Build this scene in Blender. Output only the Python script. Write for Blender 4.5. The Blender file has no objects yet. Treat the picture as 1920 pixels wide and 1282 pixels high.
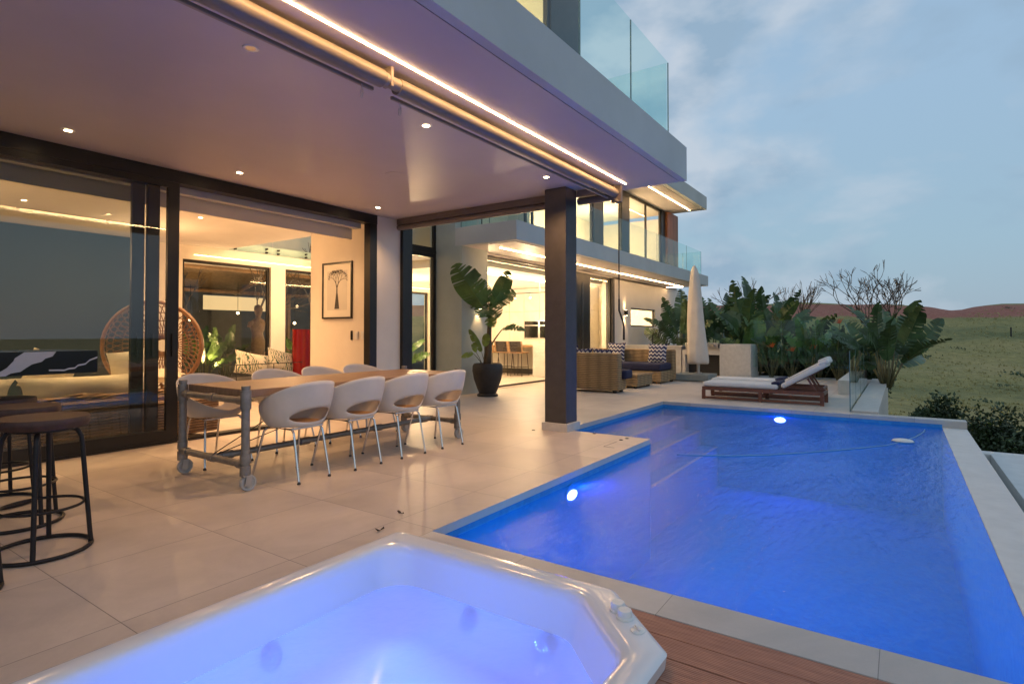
import bpy, math, random
from mathutils import Vector, Matrix, noise as mnoise
R = math.radians; PI = math.pi
random.seed(7)
sc = bpy.context.scene
col = sc.collection

# ------------------------------------------------------------------ camera
cam = bpy.data.cameras.new('camera'); camo = bpy.data.objects.new('camera', cam); col.objects.link(camo)
cam.sensor_width = 36; cam.lens = 20.0; cam.clip_start = .05; cam.clip_end = 2000
cam.shift_y = -34.6/1920
camo.location = (0, 0, 1.2); camo.rotation_euler = (R(91.0), 0, R(34.4-90))
sc.camera = camo
# ------------------------------------------------------------------ world: dusk sky with clouds
w = bpy.data.worlds.new('World'); sc.world = w; w.use_nodes = True
nt = w.node_tree; nt.nodes.clear()
def N(t, typ, **k):
    n = t.nodes.new(typ)
    for a, b in k.items():
        if a in n.inputs.keys(): n.inputs[a].default_value = b
        else: setattr(n, a, b)
    return n
out = N(nt, 'ShaderNodeOutputWorld'); bg = N(nt, 'ShaderNodeBackground'); bg.inputs[1].default_value = 1.0
tc = N(nt, 'ShaderNodeTexCoord')
sky = N(nt, 'ShaderNodeTexSky'); sky.sky_type = 'NISHITA'; sky.sun_disc = False
sky.sun_elevation = R(3); sky.sun_rotation = R(200)
sep = N(nt, 'ShaderNodeSeparateXYZ'); nt.links.new(tc.outputs['Generated'], sep.inputs[0])
grad = N(nt, 'ShaderNodeValToRGB'); nt.links.new(sep.outputs['Z'], grad.inputs[0])
cr = grad.color_ramp; cr.elements[0].position = 0.0; cr.elements[0].color = (.30, .42, .54, 1)
cr.elements[1].position = .8; cr.elements[1].color = (.28, .42, .62, 1)
e = cr.elements.new(.13); e.color = (.31, .47, .61, 1)
e = cr.elements.new(.35); e.color = (.33, .49, .67, 1)
mp = N(nt, 'ShaderNodeMapping'); mp.inputs['Scale'].default_value = (1, 1, 1.7); mp.inputs['Location'].default_value = (.7, .3, .15)
nt.links.new(tc.outputs['Generated'], mp.inputs[0])
n1 = N(nt, 'ShaderNodeTexNoise', Scale=3.4, Detail=8.0, Roughness=.52, Distortion=.25); nt.links.new(mp.outputs[0], n1.inputs['Vector'])
r1 = N(nt, 'ShaderNodeValToRGB'); nt.links.new(n1.outputs[0], r1.inputs[0])
r1.color_ramp.elements[0].position = .43; r1.color_ramp.elements[0].color = (0, 0, 0, 1)
r1.color_ramp.elements[1].position = .58; r1.color_ramp.elements[1].color = (1, 1, 1, 1)
mp2 = N(nt, 'ShaderNodeMapping'); mp2.inputs['Scale'].default_value = (1, 1, 1.9); mp2.inputs['Location'].default_value = (3.2, 1.1, .2)
nt.links.new(tc.outputs['Generated'], mp2.inputs[0])
n2 = N(nt, 'ShaderNodeTexNoise', Scale=5.5, Detail=7.0, Roughness=.5); nt.links.new(mp2.outputs[0], n2.inputs['Vector'])
r2 = N(nt, 'ShaderNodeValToRGB'); nt.links.new(n2.outputs[0], r2.inputs[0])
r2.color_ramp.elements[0].position = .42; r2.color_ramp.elements[0].color = (.30, .43, .57, 1)
r2.color_ramp.elements[1].position = .58; r2.color_ramp.elements[1].color = (.56, .63, .72, 1)
mx = N(nt, 'ShaderNodeMixRGB'); mul = N(nt, 'ShaderNodeMath', operation='MULTIPLY'); mul.inputs[1].default_value = .86
nt.links.new(r1.outputs[0], mul.inputs[0]); nt.links.new(mul.outputs[0], mx.inputs[0])
skm = N(nt, 'ShaderNodeMixRGB', blend_type='MIX'); skm.inputs[0].default_value = .03
nt.links.new(grad.outputs[0], skm.inputs[1]); nt.links.new(sky.outputs[0], skm.inputs[2])
nt.links.new(skm.outputs[0], mx.inputs[1]); nt.links.new(r2.outputs[0], mx.inputs[2])
nt.links.new(mx.outputs[0], bg.inputs[0]); nt.links.new(bg.outputs[0], out.inputs[0])
sun = bpy.data.lights.new('sun', 'SUN'); sun.energy = .12; sun.angle = R(20); sun.color = (1, .86, .78)
suno = bpy.data.objects.new('sun', sun); col.objects.link(suno); suno.rotation_euler = (R(60), 0, R(-60))
vs = sc.view_settings; vs.view_transform = 'Standard'; vs.look = 'None'; vs.gamma = 1; vs.exposure = 0
cy = sc.cycles; cy.use_denoising = True; cy.max_bounces = 10; cy.transparent_max_bounces = 24
cy.diffuse_bounces = 4; cy.glossy_bounces = 4; cy.transmission_bounces = 6; cy.sample_clamp_indirect = 8; cy.caustics_reflective = False; cy.caustics_refractive = False

# ------------------------------------------------------------------ materials
def base(name):
    m = bpy.data.materials.new(name); m.use_nodes = True; t = m.node_tree; t.nodes.clear()
    o = N(t, 'ShaderNodeOutputMaterial'); p = N(t, 'ShaderNodeBsdfPrincipled'); t.links.new(p.outputs[0], o.inputs[0])
    return m, t, p
def mat(name, c, rough=.5, metal=0, var=.08, vs_=4, bump=0, bs=60, spec=None, stretch=(1,1,1), coat=0):
    m, t, p = base(name)
    tcn = N(t, 'ShaderNodeTexCoord'); mpn = N(t, 'ShaderNodeMapping'); mpn.inputs['Scale'].default_value = stretch
    t.links.new(tcn.outputs['Object'], mpn.inputs[0])
    n = N(t, 'ShaderNodeTexNoise', Scale=vs_, Detail=5.0, Roughness=.6); t.links.new(mpn.outputs[0], n.inputs['Vector'])
    r = N(t, 'ShaderNodeValToRGB'); t.links.new(n.outputs[0], r.inputs[0])
    r.color_ramp.elements[0].position = .3; r.color_ramp.elements[1].position = .7
    r.color_ramp.elements[0].color = (*[x*(1-var) for x in c], 1); r.color_ramp.elements[1].color = (*[min(1, x*(1+var)) for x in c], 1)
    t.links.new(r.outputs[0], p.inputs['Base Color'])
    p.inputs['Roughness'].default_value = rough; p.inputs['Metallic'].default_value = metal
    if spec is not None: p.inputs['Specular IOR Level'].default_value = spec
    if coat: p.inputs['Coat Weight'].default_value = coat; p.inputs['Coat Roughness'].default_value = .08
    if bump:
        b = N(t, 'ShaderNodeBump', Strength=bump, Distance=.01); nb = N(t, 'ShaderNodeTexNoise', Scale=bs, Detail=3.0)
        t.links.new(mpn.outputs[0], nb.inputs['Vector']); t.links.new(nb.outputs[0], b.inputs['Height']); t.links.new(b.outputs[0], p.inputs['Normal'])
    return m
def emis(name, c, s):
    m = bpy.data.materials.new(name); m.use_nodes = True; t = m.node_tree; t.nodes.clear()
    o = N(t, 'ShaderNodeOutputMaterial'); e = N(t, 'ShaderNodeEmission'); e.inputs[0].default_value = (*c, 1); e.inputs[1].default_value = s
    t.links.new(e.outputs[0], o.inputs[0]); return m
def glassm(name, tint=(.93,.97,.95), refl=1.0, ior=1.5):
    m = bpy.data.materials.new(name); m.use_nodes = True; t = m.node_tree; t.nodes.clear()
    o = N(t, 'ShaderNodeOutputMaterial'); a = N(t, 'ShaderNodeBsdfTransparent'); a.inputs[0].default_value = (*tint, 1)
    g = N(t, 'ShaderNodeBsdfGlossy'); g.inputs['Roughness'].default_value = .0; g.inputs[0].default_value = (refl, refl, refl, 1)
    f = N(t, 'ShaderNodeFresnel'); f.inputs[0].default_value = ior; x = N(t, 'ShaderNodeMixShader')
    ge = N(t, 'ShaderNodeNewGeometry'); iv = N(t, 'ShaderNodeMath', operation='SUBTRACT'); iv.inputs[0].default_value = 1; t.links.new(ge.outputs['Backfacing'], iv.inputs[1])
    mu = N(t, 'ShaderNodeMath', operation='MULTIPLY'); t.links.new(iv.outputs[0], mu.inputs[0]); t.links.new(f.outputs[0], mu.inputs[1])
    t.links.new(mu.outputs[0], x.inputs[0]); t.links.new(a.outputs[0], x.inputs[1]); t.links.new(g.outputs[0], x.inputs[2]); t.links.new(x.outputs[0], o.inputs[0])
    return m
M = {}
M['plaster'] = mat('plaster', (.66,.65,.62), .75, bump=.12, bs=140, var=.05, vs_=1.5)
M['fascia'] = mat('fascia_paint', (.50,.52,.52), .8, bump=.15, bs=120, var=.07, vs_=1.1)
M['soffit'] = mat('soffit_paint', (.54,.50,.50), .42, bump=.03, bs=3, var=.05, vs_=.8, spec=.34)
M['greenwall'] = mat('pale_green_plaster', (.42,.47,.44), .8, bump=.2, bs=110, var=.05)
M['ceil'] = mat('ceiling_paint', (.70,.67,.62), .7, var=.03)
M['room'] = mat('room_paint', (.72,.66,.56), .75, bump=.05, bs=150, var=.03)
M['black'] = mat('black_aluminium', (.016,.015,.014), .38, metal=.2, var=.2)
M['column'] = mat('column_paint', (.055,.05,.05), .55, bump=.25, bs=200, var=.15, vs_=9)
M['awning'] = mat('awning_tube', (.25,.205,.155), .45, var=.05, vs_=3)
M['awning_dark'] = mat('awning_rail', (.34,.28,.22), .5, var=.08)
M['beamdark'] = mat('roller_tube_grey', (.13,.11,.10), .4, var=.1)
M['glass'] = glassm('window_glass', (.90,.94,.93))
M['dglass'] = glassm('sliding_glass', (.90,.92,.92), 1.0, 1.6)
M['rail'] = glassm('balustrade_glass', (.87,.965,.95), .9, 1.45)
M['railedge'] = mat('glass_edge', (.10,.16,.15), .2, var=.1)
M['steel'] = mat('brushed_steel', (.5,.5,.5), .3, metal=1, var=.08)
M['chrome'] = mat('chrome', (.72,.72,.72), .16, metal=1, var=.03)
M['pipe'] = mat('galvanised_pipe', (.27,.255,.24), .48, metal=.65, var=.22, vs_=14, bump=.15, bs=90)
M['tabletop'] = mat('table_wood', (.27,.165,.105), .42, var=.28, vs_=7, bump=.08, bs=40, stretch=(.25,5,1))
M['shell'] = mat('chair_shell', (.64,.61,.58), .42, var=.05, vs_=6)
M['shellin'] = mat('chair_shell_inside', (.66,.58,.47), .45, var=.04, vs_=6)
M['stoolwood'] = mat('stool_wood', (.05,.022,.017), .5, var=.3, vs_=8, bump=.2, bs=50, stretch=(1,4,1))
M['ironblack'] = mat('black_iron', (.018,.016,.018), .42, metal=.4, var=.25, vs_=20, bump=.15, bs=150)
M['rubber'] = mat('grey_rubber', (.42,.42,.42), .6, var=.1)
M['rubberdark'] = mat('dark_rubber', (.03,.03,.03), .6)
M['acrylic'] = mat('white_acrylic', (.68,.69,.72), .14, var=.015, vs_=2, coat=.15)
M['cream'] = mat('cream_fabric', (.74,.66,.50), .9, var=.07, vs_=5, bump=.3, bs=25)
M['whitefab'] = mat('white_towelling', (.60,.59,.58), .95, var=.05, vs_=6, bump=.5, bs=45)
M['navy'] = mat('navy_fabric', (.012,.014,.05), .85, var=.2, vs_=9, bump=.25, bs=60)
M['coverfab'] = mat('umbrella_cover', (.58,.52,.46), .85, var=.06, vs_=4, bump=.35, bs=9)
M['teak'] = mat('red_teak', (.15,.052,.03), .45, var=.3, vs_=9, bump=.1, bs=60, stretch=(3,1,3))
M['palestone'] = mat('pale_rim_stone', (.60,.60,.58), .6, var=.07, vs_=6, bump=.1, bs=120)
M['stone'] = mat('pale_stone_cladding', (.50,.48,.45), .6, var=.1, vs_=12, bump=.1, bs=120)
M['greybase'] = mat('grey_concrete', (.20,.22,.21), .8, var=.12, vs_=9, bump=.2, bs=90)
M['pot'] = mat('matt_black_pot', (.022,.019,.019), .55, bump=.2, bs=120, var=.25, vs_=12)
M['soil'] = mat('soil', (.035,.025,.018), .95, bump=.6, bs=60, var=.3)
M['leaf'] = mat('strelitzia_leaf', (.075,.145,.035), .42, var=.6, vs_=1.7, spec=.4)
M['leafdark'] = mat('strelitzia_leaf_dark', (.05,.096,.036), .42, var=.62, vs_=1.7, spec=.4)
M['leafyellow'] = mat('young_leaf', (.19,.26,.04), .5, var=.3, vs_=6)
M['stem'] = mat('leaf_stem', (.13,.12,.055), .6, var=.35, vs_=9)
M['trunk'] = mat('old_frond_trunk', (.12,.085,.05), .85, var=.4, vs_=16, bump=.6, bs=30, stretch=(1,1,.3))
M['bark'] = mat('tree_bark', (.10,.08,.065), .9, var=.3, vs_=14, bump=.5, bs=40)
M['bushm'] = mat('bush_leaf', (.035,.062,.02), .55, var=.5, vs_=2.5)
M['bushd'] = mat('bush_leaf_dark', (.03,.058,.02), .6, var=.5, vs_=2.5)
M['flower'] = mat('orange_flower', (.65,.11,.02), .5, var=.2)
M['red'] = mat('red_lacquer', (.20,.008,.008), .25, var=.1)
M['marble'] = mat('white_marble', (.68,.66,.62), .2, var=.05)
M['cabinet'] = mat('white_cabinet', (.74,.70,.62), .35, var=.02)
M['woodpanel'] = mat('cedar_panel', (.26,.10,.045), .55, var=.25, vs_=5, stretch=(1,1,.15))
M['kick'] = mat('dark_kick', (.02,.02,.02), .5)
M['ovenglass'] = mat('oven_glass', (.012,.012,.012), .08)
M['lightwood'] = mat('light_oak', (.34,.2,.1), .45, var=.2, vs_=8, stretch=(1,.2,1))
M['leather'] = mat('dark_leather', (.03,.02,.015), .5, bump=.2, bs=80)
M['thatch'] = mat('thatch', (.16,.11,.06), .95, var=.5, vs_=9, bump=.8, bs=50, stretch=(1,6,1))
M['bronze'] = mat('wicker_sculpture', (.13,.075,.04), .7, var=.3, vs_=9)
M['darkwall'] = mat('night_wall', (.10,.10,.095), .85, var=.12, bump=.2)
M['backdrop'] = mat('reflected_sky_teal', (.010,.026,.042), .6, var=.08)  # teal of the reflected sky put into the sheet colour
M['paper'] = mat('print_paper', (.72,.68,.58), .8, var=.02)
M['ink'] = mat('grey_ink', (.07,.065,.06), .9, var=.3, vs_=30)
M['plastic'] = mat('white_plastic', (.68,.68,.66), .35, var=.02)
M['hose'] = mat('pale_blue_hose', (.09,.24,.42), .4, var=.1)
M['sand'] = mat('dead_leaf', (.035,.022,.02), .8, var=.3)
M['led'] = emis('led_warm', (1,.58,.26), 85)
M['ledk'] = emis('led_kitchen', (1,.62,.28), 70)
M['ledl'] = emis('led_living', (1,.62,.28), 12)
M['ledf'] = emis('led_far', (1,.60,.28), 60)
M['bulb'] = emis('bulb_warm', (1,.70,.38), 45)
M['bulbin'] = emis('bulb_interior', (1,.66,.34), 30)
M['poollamp'] = emis('pool_lamp', (.22,.30,1), 22)
M['slotwin'] = emis('lit_window', (1,.62,.28), 1.1)

def pool_tile():
    m, t, p = base('pool_mosaic')
    tcn = N(t, 'ShaderNodeTexCoord'); v = N(t, 'ShaderNodeTexVoronoi', Scale=22.0); v.distance = 'CHEBYCHEV'
    t.links.new(tcn.outputs['Object'], v.inputs['Vector'])
    r = N(t, 'ShaderNodeValToRGB'); r.color_ramp.elements[0].color = (.02,.19,.47,1); r.color_ramp.elements[1].color = (.03,.27,.58,1)
    t.links.new(v.outputs['Color'], r.inputs[0]); t.links.new(r.outputs[0], p.inputs['Base Color']); p.inputs['Roughness'].default_value = .6
    return m
M['pooltile'] = pool_tile()
def tile_floor(name, c, sx, sy, ox, oy, rough=.34, g=.0016):
    m, t, p = base(name)
    tcn = N(t, 'ShaderNodeTexCoord'); s = N(t, 'ShaderNodeSeparateXYZ'); t.links.new(tcn.outputs['Object'], s.inputs[0])
    def line(sock, o, size):
        a = N(t, 'ShaderNodeMath', operation='SUBTRACT'); a.inputs[1].default_value = o; t.links.new(sock, a.inputs[0])
        b = N(t, 'ShaderNodeMath', operation='DIVIDE'); b.inputs[1].default_value = size; t.links.new(a.outputs[0], b.inputs[0])
        c_ = N(t, 'ShaderNodeMath', operation='FRACT'); t.links.new(b.outputs[0], c_.inputs[0])
        d = N(t, 'ShaderNodeMath', operation='SUBTRACT'); d.inputs[0].default_value = .5; t.links.new(c_.outputs[0], d.inputs[1])
        e_ = N(t, 'ShaderNodeMath', operation='ABSOLUTE'); t.links.new(d.outputs[0], e_.inputs[0])
        f = N(t, 'ShaderNodeMath', operation='GREATER_THAN'); f.inputs[1].default_value = .5-g/size; t.links.new(e_.outputs[0], f.inputs[0])
        fl = N(t, 'ShaderNodeMath', operation='FLOOR'); t.links.new(b.outputs[0], fl.inputs[0])
        return f, fl
    fx, ix = line(s.outputs['X'], ox, sx); fy, iy = line(s.outputs['Y'], oy, sy)
    mxn = N(t, 'ShaderNodeMath', operation='MAXIMUM'); t.links.new(fx.outputs[0], mxn.inputs[0]); t.links.new(fy.outputs[0], mxn.inputs[1])
    cmb = N(t, 'ShaderNodeCombineXYZ'); t.links.new(ix.outputs[0], cmb.inputs[0]); t.links.new(iy.outputs[0], cmb.inputs[1])
    wn = N(t, 'ShaderNodeTexWhiteNoise'); t.links.new(cmb.outputs[0], wn.inputs['Vector'])
    add = N(t, 'ShaderNodeVectorMath', operation='ADD'); t.links.new(tcn.outputs['Object'], add.inputs[0]); t.links.new(wn.outputs['Color'], add.inputs[1])
    n = N(t, 'ShaderNodeTexNoise', Scale=1.7, Detail=9.0, Roughness=.68, Distortion=.6); t.links.new(add.outputs[0], n.inputs['Vector'])
    n_ = N(t, 'ShaderNodeTexNoise', Scale=90.0, Detail=3.0); t.links.new(tcn.outputs['Object'], n_.inputs['Vector'])
    ad = N(t, 'ShaderNodeMath', operation='MULTIPLY_ADD'); ad.inputs[1].default_value = .12; t.links.new(n_.outputs[0], ad.inputs[0]); t.links.new(n.outputs[0], ad.inputs[2])
    r = N(t, 'ShaderNodeValToRGB'); t.links.new(ad.outputs[0], r.inputs[0])
    r.color_ramp.elements[0].position = .38; r.color_ramp.elements[1].position = .72
    r.color_ramp.elements[0].color = (*[x*.86 for x in c], 1); r.color_ramp.elements[1].color = (*[x*1.1 for x in c], 1)
    hs = N(t, 'ShaderNodeHueSaturation'); t.links.new(r.outputs[0], hs.inputs['Color'])
    ml = N(t, 'ShaderNodeMath', operation='MULTIPLY_ADD'); ml.inputs[1].default_value = .13; ml.inputs[2].default_value = .93; t.links.new(wn.outputs['Value'], ml.inputs[0]); t.links.new(ml.outputs[0], hs.inputs['Value'])
    x = N(t, 'ShaderNodeMixRGB'); t.links.new(mxn.outputs[0], x.inputs[0]); t.links.new(hs.outputs[0], x.inputs[1]); x.inputs[2].default_value = (*[q*.4 for q in c], 1)
    t.links.new(x.outputs[0], p.inputs['Base Color'])
    rr = N(t, 'ShaderNodeMath', operation='MULTIPLY_ADD'); rr.inputs[1].default_value = .25; rr.inputs[2].default_value = rough-.12; t.links.new(n.outputs[0], rr.inputs[0]); t.links.new(rr.outputs[0], p.inputs['Roughness'])
    b = N(t, 'ShaderNodeBump', Strength=.25, Distance=.003); b.invert = True; t.links.new(mxn.outputs[0], b.inputs['Height']); t.links.new(b.outputs[0], p.inputs['Normal'])
    return m
M['tile'] = tile_floor('porcelain_tile', (.54,.465,.405), .79, .775, 1.05, 2.69, .43, .0022)
M['coping'] = tile_floor('coping_tile', (.46,.43,.40), 40, .80, 20.3, .08, .42)
M['coping2'] = tile_floor('coping_tile_far', (.46,.44,.41), 40, .79, 20.3, .65, .45)

def wicker(name, c, sc_=1.0):
    m, t, p = base(name)
    tcn = N(t, 'ShaderNodeTexCoord')
    w1 = N(t, 'ShaderNodeTexWave', Scale=8.5*sc_, Distortion=1.4, Detail=2.0); w1.bands_direction = 'Z'; w1.inputs['Detail Scale'].default_value = 3
    w2 = N(t, 'ShaderNodeTexWave', Scale=2.6*sc_, Distortion=.6, Detail=2.0); w2.bands_direction = 'DIAGONAL'
    t.links.new(tcn.outputs['Object'], w1.inputs['Vector']); 
    mpn = N(t, 'ShaderNodeMapping'); mpn.inputs['Scale'].default_value = (1,1,0.0); t.links.new(tcn.outputs['Object'], mpn.inputs[0]); t.links.new(mpn.outputs[0], w2.inputs['Vector'])
    mu = N(t, 'ShaderNodeMath', operation='MULTIPLY'); t.links.new(w1.outputs['Fac'], mu.inputs[0]); t.links.new(w2.outputs['Fac'], mu.inputs[1])
    ad = N(t, 'ShaderNodeMath', operation='MULTIPLY_ADD'); ad.inputs[1].default_value = .6; t.links.new(w1.outputs['Fac'], ad.inputs[0]); t.links.new(mu.outputs[0], ad.inputs[2])
    r = N(t, 'ShaderNodeValToRGB'); t.links.new(ad.outputs[0], r.inputs[0])
    r.color_ramp.elements[0].position = .1; r.color_ramp.elements[1].position = .9
    r.color_ramp.elements[0].color = (*[x*.45 for x in c], 1); r.color_ramp.elements[1].color = (*[x*1.15 for x in c], 1)
    t.links.new(r.outputs[0], p.inputs['Base Color']); p.inputs['Roughness'].default_value = .6
    b = N(t, 'ShaderNodeBump', Strength=.8, Distance=.012); t.links.new(ad.outputs[0], b.inputs['Height']); t.links.new(b.outputs[0], p.inputs['Normal'])
    return m
M['wicker'] = wicker('honey_wicker', (.36,.235,.115))
M['rattan'] = wicker('dark_rattan', (.30,.17,.08), 1.2)
M['cane'] = mat('rattan_cane', (.21,.10,.04), .45, var=.25, vs_=20)
def zigzag():
    m, t, p = base('chevron_fabric')
    tcn = N(t, 'ShaderNodeTexCoord'); nz = N(t, 'ShaderNodeTexNoise', Scale=14.0, Detail=2.0); t.links.new(tcn.outputs['Object'], nz.inputs['Vector'])
    mpp = N(t, 'ShaderNodeMixRGB', blend_type='ADD'); mpp.inputs[0].default_value = .035; t.links.new(tcn.outputs['Object'], mpp.inputs[1]); t.links.new(nz.outputs['Color'], mpp.inputs[2])
    s = N(t, 'ShaderNodeSeparateXYZ'); t.links.new(mpp.outputs[0], s.inputs[0])
    a = N(t, 'ShaderNodeMath', operation='PINGPONG'); a.inputs[1].default_value = .05; t.links.new(s.outputs['Y'], a.inputs[0])
    b = N(t, 'ShaderNodeMath', operation='ADD'); t.links.new(a.outputs[0], b.inputs[0]); t.links.new(s.outputs['Z'], b.inputs[1])
    c = N(t, 'ShaderNodeMath', operation='MULTIPLY'); c.inputs[1].default_value = 10.5; t.links.new(b.outputs[0], c.inputs[0])
    d = N(t, 'ShaderNodeMath', operation='FRACT'); t.links.new(c.outputs[0], d.inputs[0])
    r = N(t, 'ShaderNodeValToRGB'); r.color_ramp.interpolation = 'CONSTANT'; t.links.new(d.outputs[0], r.inputs[0])
    r.color_ramp.elements[0].color = (.02,.025,.09,1); r.color_ramp.elements[1].position = .62; r.color_ramp.elements[1].color = (.55,.52,.50,1)
    x = r.color_ramp.elements.new(.54); x.color = (.2,.2,.3,1)
    t.links.new(r.outputs[0], p.inputs['Base Color']); p.inputs['Roughness'].default_value = .9
    return m
M['chevron'] = zigzag()
def palmfab():
    m, t, p = base('palm_print_fabric')
    tcn = N(t, 'ShaderNodeTexCoord'); wv = N(t, 'ShaderNodeTexWave', Scale=7.0, Distortion=16.0, Detail=4.0); wv.inputs['Detail Scale'].default_value = .9
    t.links.new(tcn.outputs['Object'], wv.inputs['Vector'])
    r = N(t, 'ShaderNodeValToRGB'); t.links.new(wv.outputs['Fac'], r.inputs[0])
    r.color_ramp.elements[0].position = .12; r.color_ramp.elements[0].color = (.05,.13,.09,1); r.color_ramp.elements[1].position = .5; r.color_ramp.elements[1].color = (.66,.62,.5,1)
    x = r.color_ramp.elements.new(.3); x.color = (.30,.30,.19,1)
    n = N(t, 'ShaderNodeTexNoise', Scale=6.0); t.links.new(tcn.outputs['Object'], n.inputs['Vector'])
    rr = N(t, 'ShaderNodeValToRGB'); rr.color_ramp.elements[0].position = .45; rr.color_ramp.elements[1].position = .6; t.links.new(n.outputs[0], rr.inputs[0])
    mxx = N(t, 'ShaderNodeMixRGB'); t.links.new(rr.outputs[0], mxx.inputs[0]); t.links.new(r.outputs[0], mxx.inputs[1]); mxx.inputs[2].default_value = (.66,.62,.5,1)
    t.links.new(mxx.outputs[0], p.inputs['Base Color']); p.inputs['Roughness'].default_value = .9
    return m
M['palmfab'] = palmfab()
M['blackmarble'] = mat('black_marble', (.008,.008,.015), .15, var=.2)
def water(name, tint, scale, strength, stretch, ior=1.33, rough=.0, body=(.0,.30,.85), turb=.4, dist=.01):
    m = bpy.data.materials.new(name); m.use_nodes = True; t = m.node_tree; t.nodes.clear()
    o = N(t, 'ShaderNodeOutputMaterial'); a = N(t, 'ShaderNodeBsdfTransparent'); a.inputs[0].default_value = (*tint, 1)
    g = N(t, 'ShaderNodeBsdfGlossy'); g.inputs['Roughness'].default_value = rough
    f = N(t, 'ShaderNodeFresnel'); f.inputs[0].default_value = ior; x = N(t, 'ShaderNodeMixShader')
    tcn = N(t, 'ShaderNodeTexCoord'); mpn = N(t, 'ShaderNodeMapping'); mpn.inputs['Scale'].default_value = stretch; mpn.inputs['Rotation'].default_value = (0,0,R(34.4))
    t.links.new(tcn.outputs['Object'], mpn.inputs[0])
    n = N(t, 'ShaderNodeTexNoise', Scale=scale, Detail=5.0, Roughness=.55, Distortion=.3); t.links.new(mpn.outputs[0], n.inputs['Vector'])
    n2_ = N(t, 'ShaderNodeTexNoise', Scale=scale*.16, Detail=2.0); t.links.new(mpn.outputs[0], n2_.inputs['Vector'])
    ad = N(t, 'ShaderNodeMath', operation='MULTIPLY_ADD'); ad.inputs[1].default_value = 2.6; t.links.new(n2_.outputs[0], ad.inputs[0]); t.links.new(n.outputs[0], ad.inputs[2])
    b = N(t, 'ShaderNodeBump', Strength=strength, Distance=dist); t.links.new(ad.outputs[0], b.inputs['Height'])
    t.links.new(b.outputs[0], f.inputs['Normal']); t.links.new(b.outputs[0], g.inputs['Normal'])
    df = N(t, 'ShaderNodeBsdfDiffuse'); df.inputs[0].default_value = (*body, 1); tl = N(t, 'ShaderNodeBsdfTranslucent'); tl.inputs[0].default_value = (*body, 1)
    m1 = N(t, 'ShaderNodeMixShader'); m1.inputs[0].default_value = .5; t.links.new(df.outputs[0], m1.inputs[1]); t.links.new(tl.outputs[0], m1.inputs[2])
    m2 = N(t, 'ShaderNodeMixShader'); m2.inputs[0].default_value = turb; t.links.new(a.outputs[0], m2.inputs[1]); t.links.new(m1.outputs[0], m2.inputs[2])
    ge = N(t, 'ShaderNodeNewGeometry'); iv = N(t, 'ShaderNodeMath', operation='SUBTRACT'); iv.inputs[0].default_value = 1; t.links.new(ge.outputs['Backfacing'], iv.inputs[1])
    mu = N(t, 'ShaderNodeMath', operation='MULTIPLY'); t.links.new(iv.outputs[0], mu.inputs[0]); t.links.new(f.outputs[0], mu.inputs[1])
    t.links.new(mu.outputs[0], x.inputs[0]); t.links.new(m2.outputs[0], x.inputs[1]); t.links.new(g.outputs[0], x.inputs[2]); t.links.new(x.outputs[0], o.inputs[0])
    return m
M['water'] = water('pool_water', (.86,.93,1.0), 14.0, 1.0, (.55,1.8,1), dist=.0085, rough=.015, ior=1.33)
M['tubwater'] = water('tub_water', (.92,.95,1.0), 14.0, .5, (1,1,1), body=(.68,.67,1), turb=.4)
def decking():
    m, t, p = base('composite_decking')
    tcn = N(t, 'ShaderNodeTexCoord'); s = N(t, 'ShaderNodeSeparateXYZ'); t.links.new(tcn.outputs['Object'], s.inputs[0])
    a = N(t, 'ShaderNodeMath', operation='MULTIPLY'); a.inputs[1].default_value = 2*PI/.0105; t.links.new(s.outputs['X'], a.inputs[0])
    b = N(t, 'ShaderNodeMath', operation='SINE'); t.links.new(a.outputs[0], b.inputs[0])
    n = N(t, 'ShaderNodeTexNoise', Scale=6.0, Detail=6.0); mpn = N(t, 'ShaderNodeMapping'); mpn.inputs['Scale'].default_value = (8,1,1); t.links.new(tcn.outputs['Object'], mpn.inputs[0]); t.links.new(mpn.outputs[0], n.inputs['Vector'])
    r = N(t, 'ShaderNodeValToRGB'); t.links.new(n.outputs[0], r.inputs[0])
    r.color_ramp.elements[0].position = .3; r.color_ramp.elements[0].color = (.30,.125,.08,1); r.color_ramp.elements[1].position = .7; r.color_ramp.elements[1].color = (.48,.22,.135,1)
    c = N(t, 'ShaderNodeMath', operation='MULTIPLY_ADD'); c.inputs[1].default_value = .12; c.inputs[2].default_value = .88; t.links.new(b.outputs[0], c.inputs[0])
    h = N(t, 'ShaderNodeHueSaturation'); t.links.new(r.outputs[0], h.inputs['Color']); t.links.new(c.outputs[0], h.inputs['Value']); t.links.new(h.outputs[0], p.inputs['Base Color'])
    p.inputs['Roughness'].default_value = .6
    bm_ = N(t, 'ShaderNodeBump', Strength=.5, Distance=.002); t.links.new(b.outputs[0], bm_.inputs['Height']); t.links.new(bm_.outputs[0], p.inputs['Normal'])
    return m
M['deck'] = decking()
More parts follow.
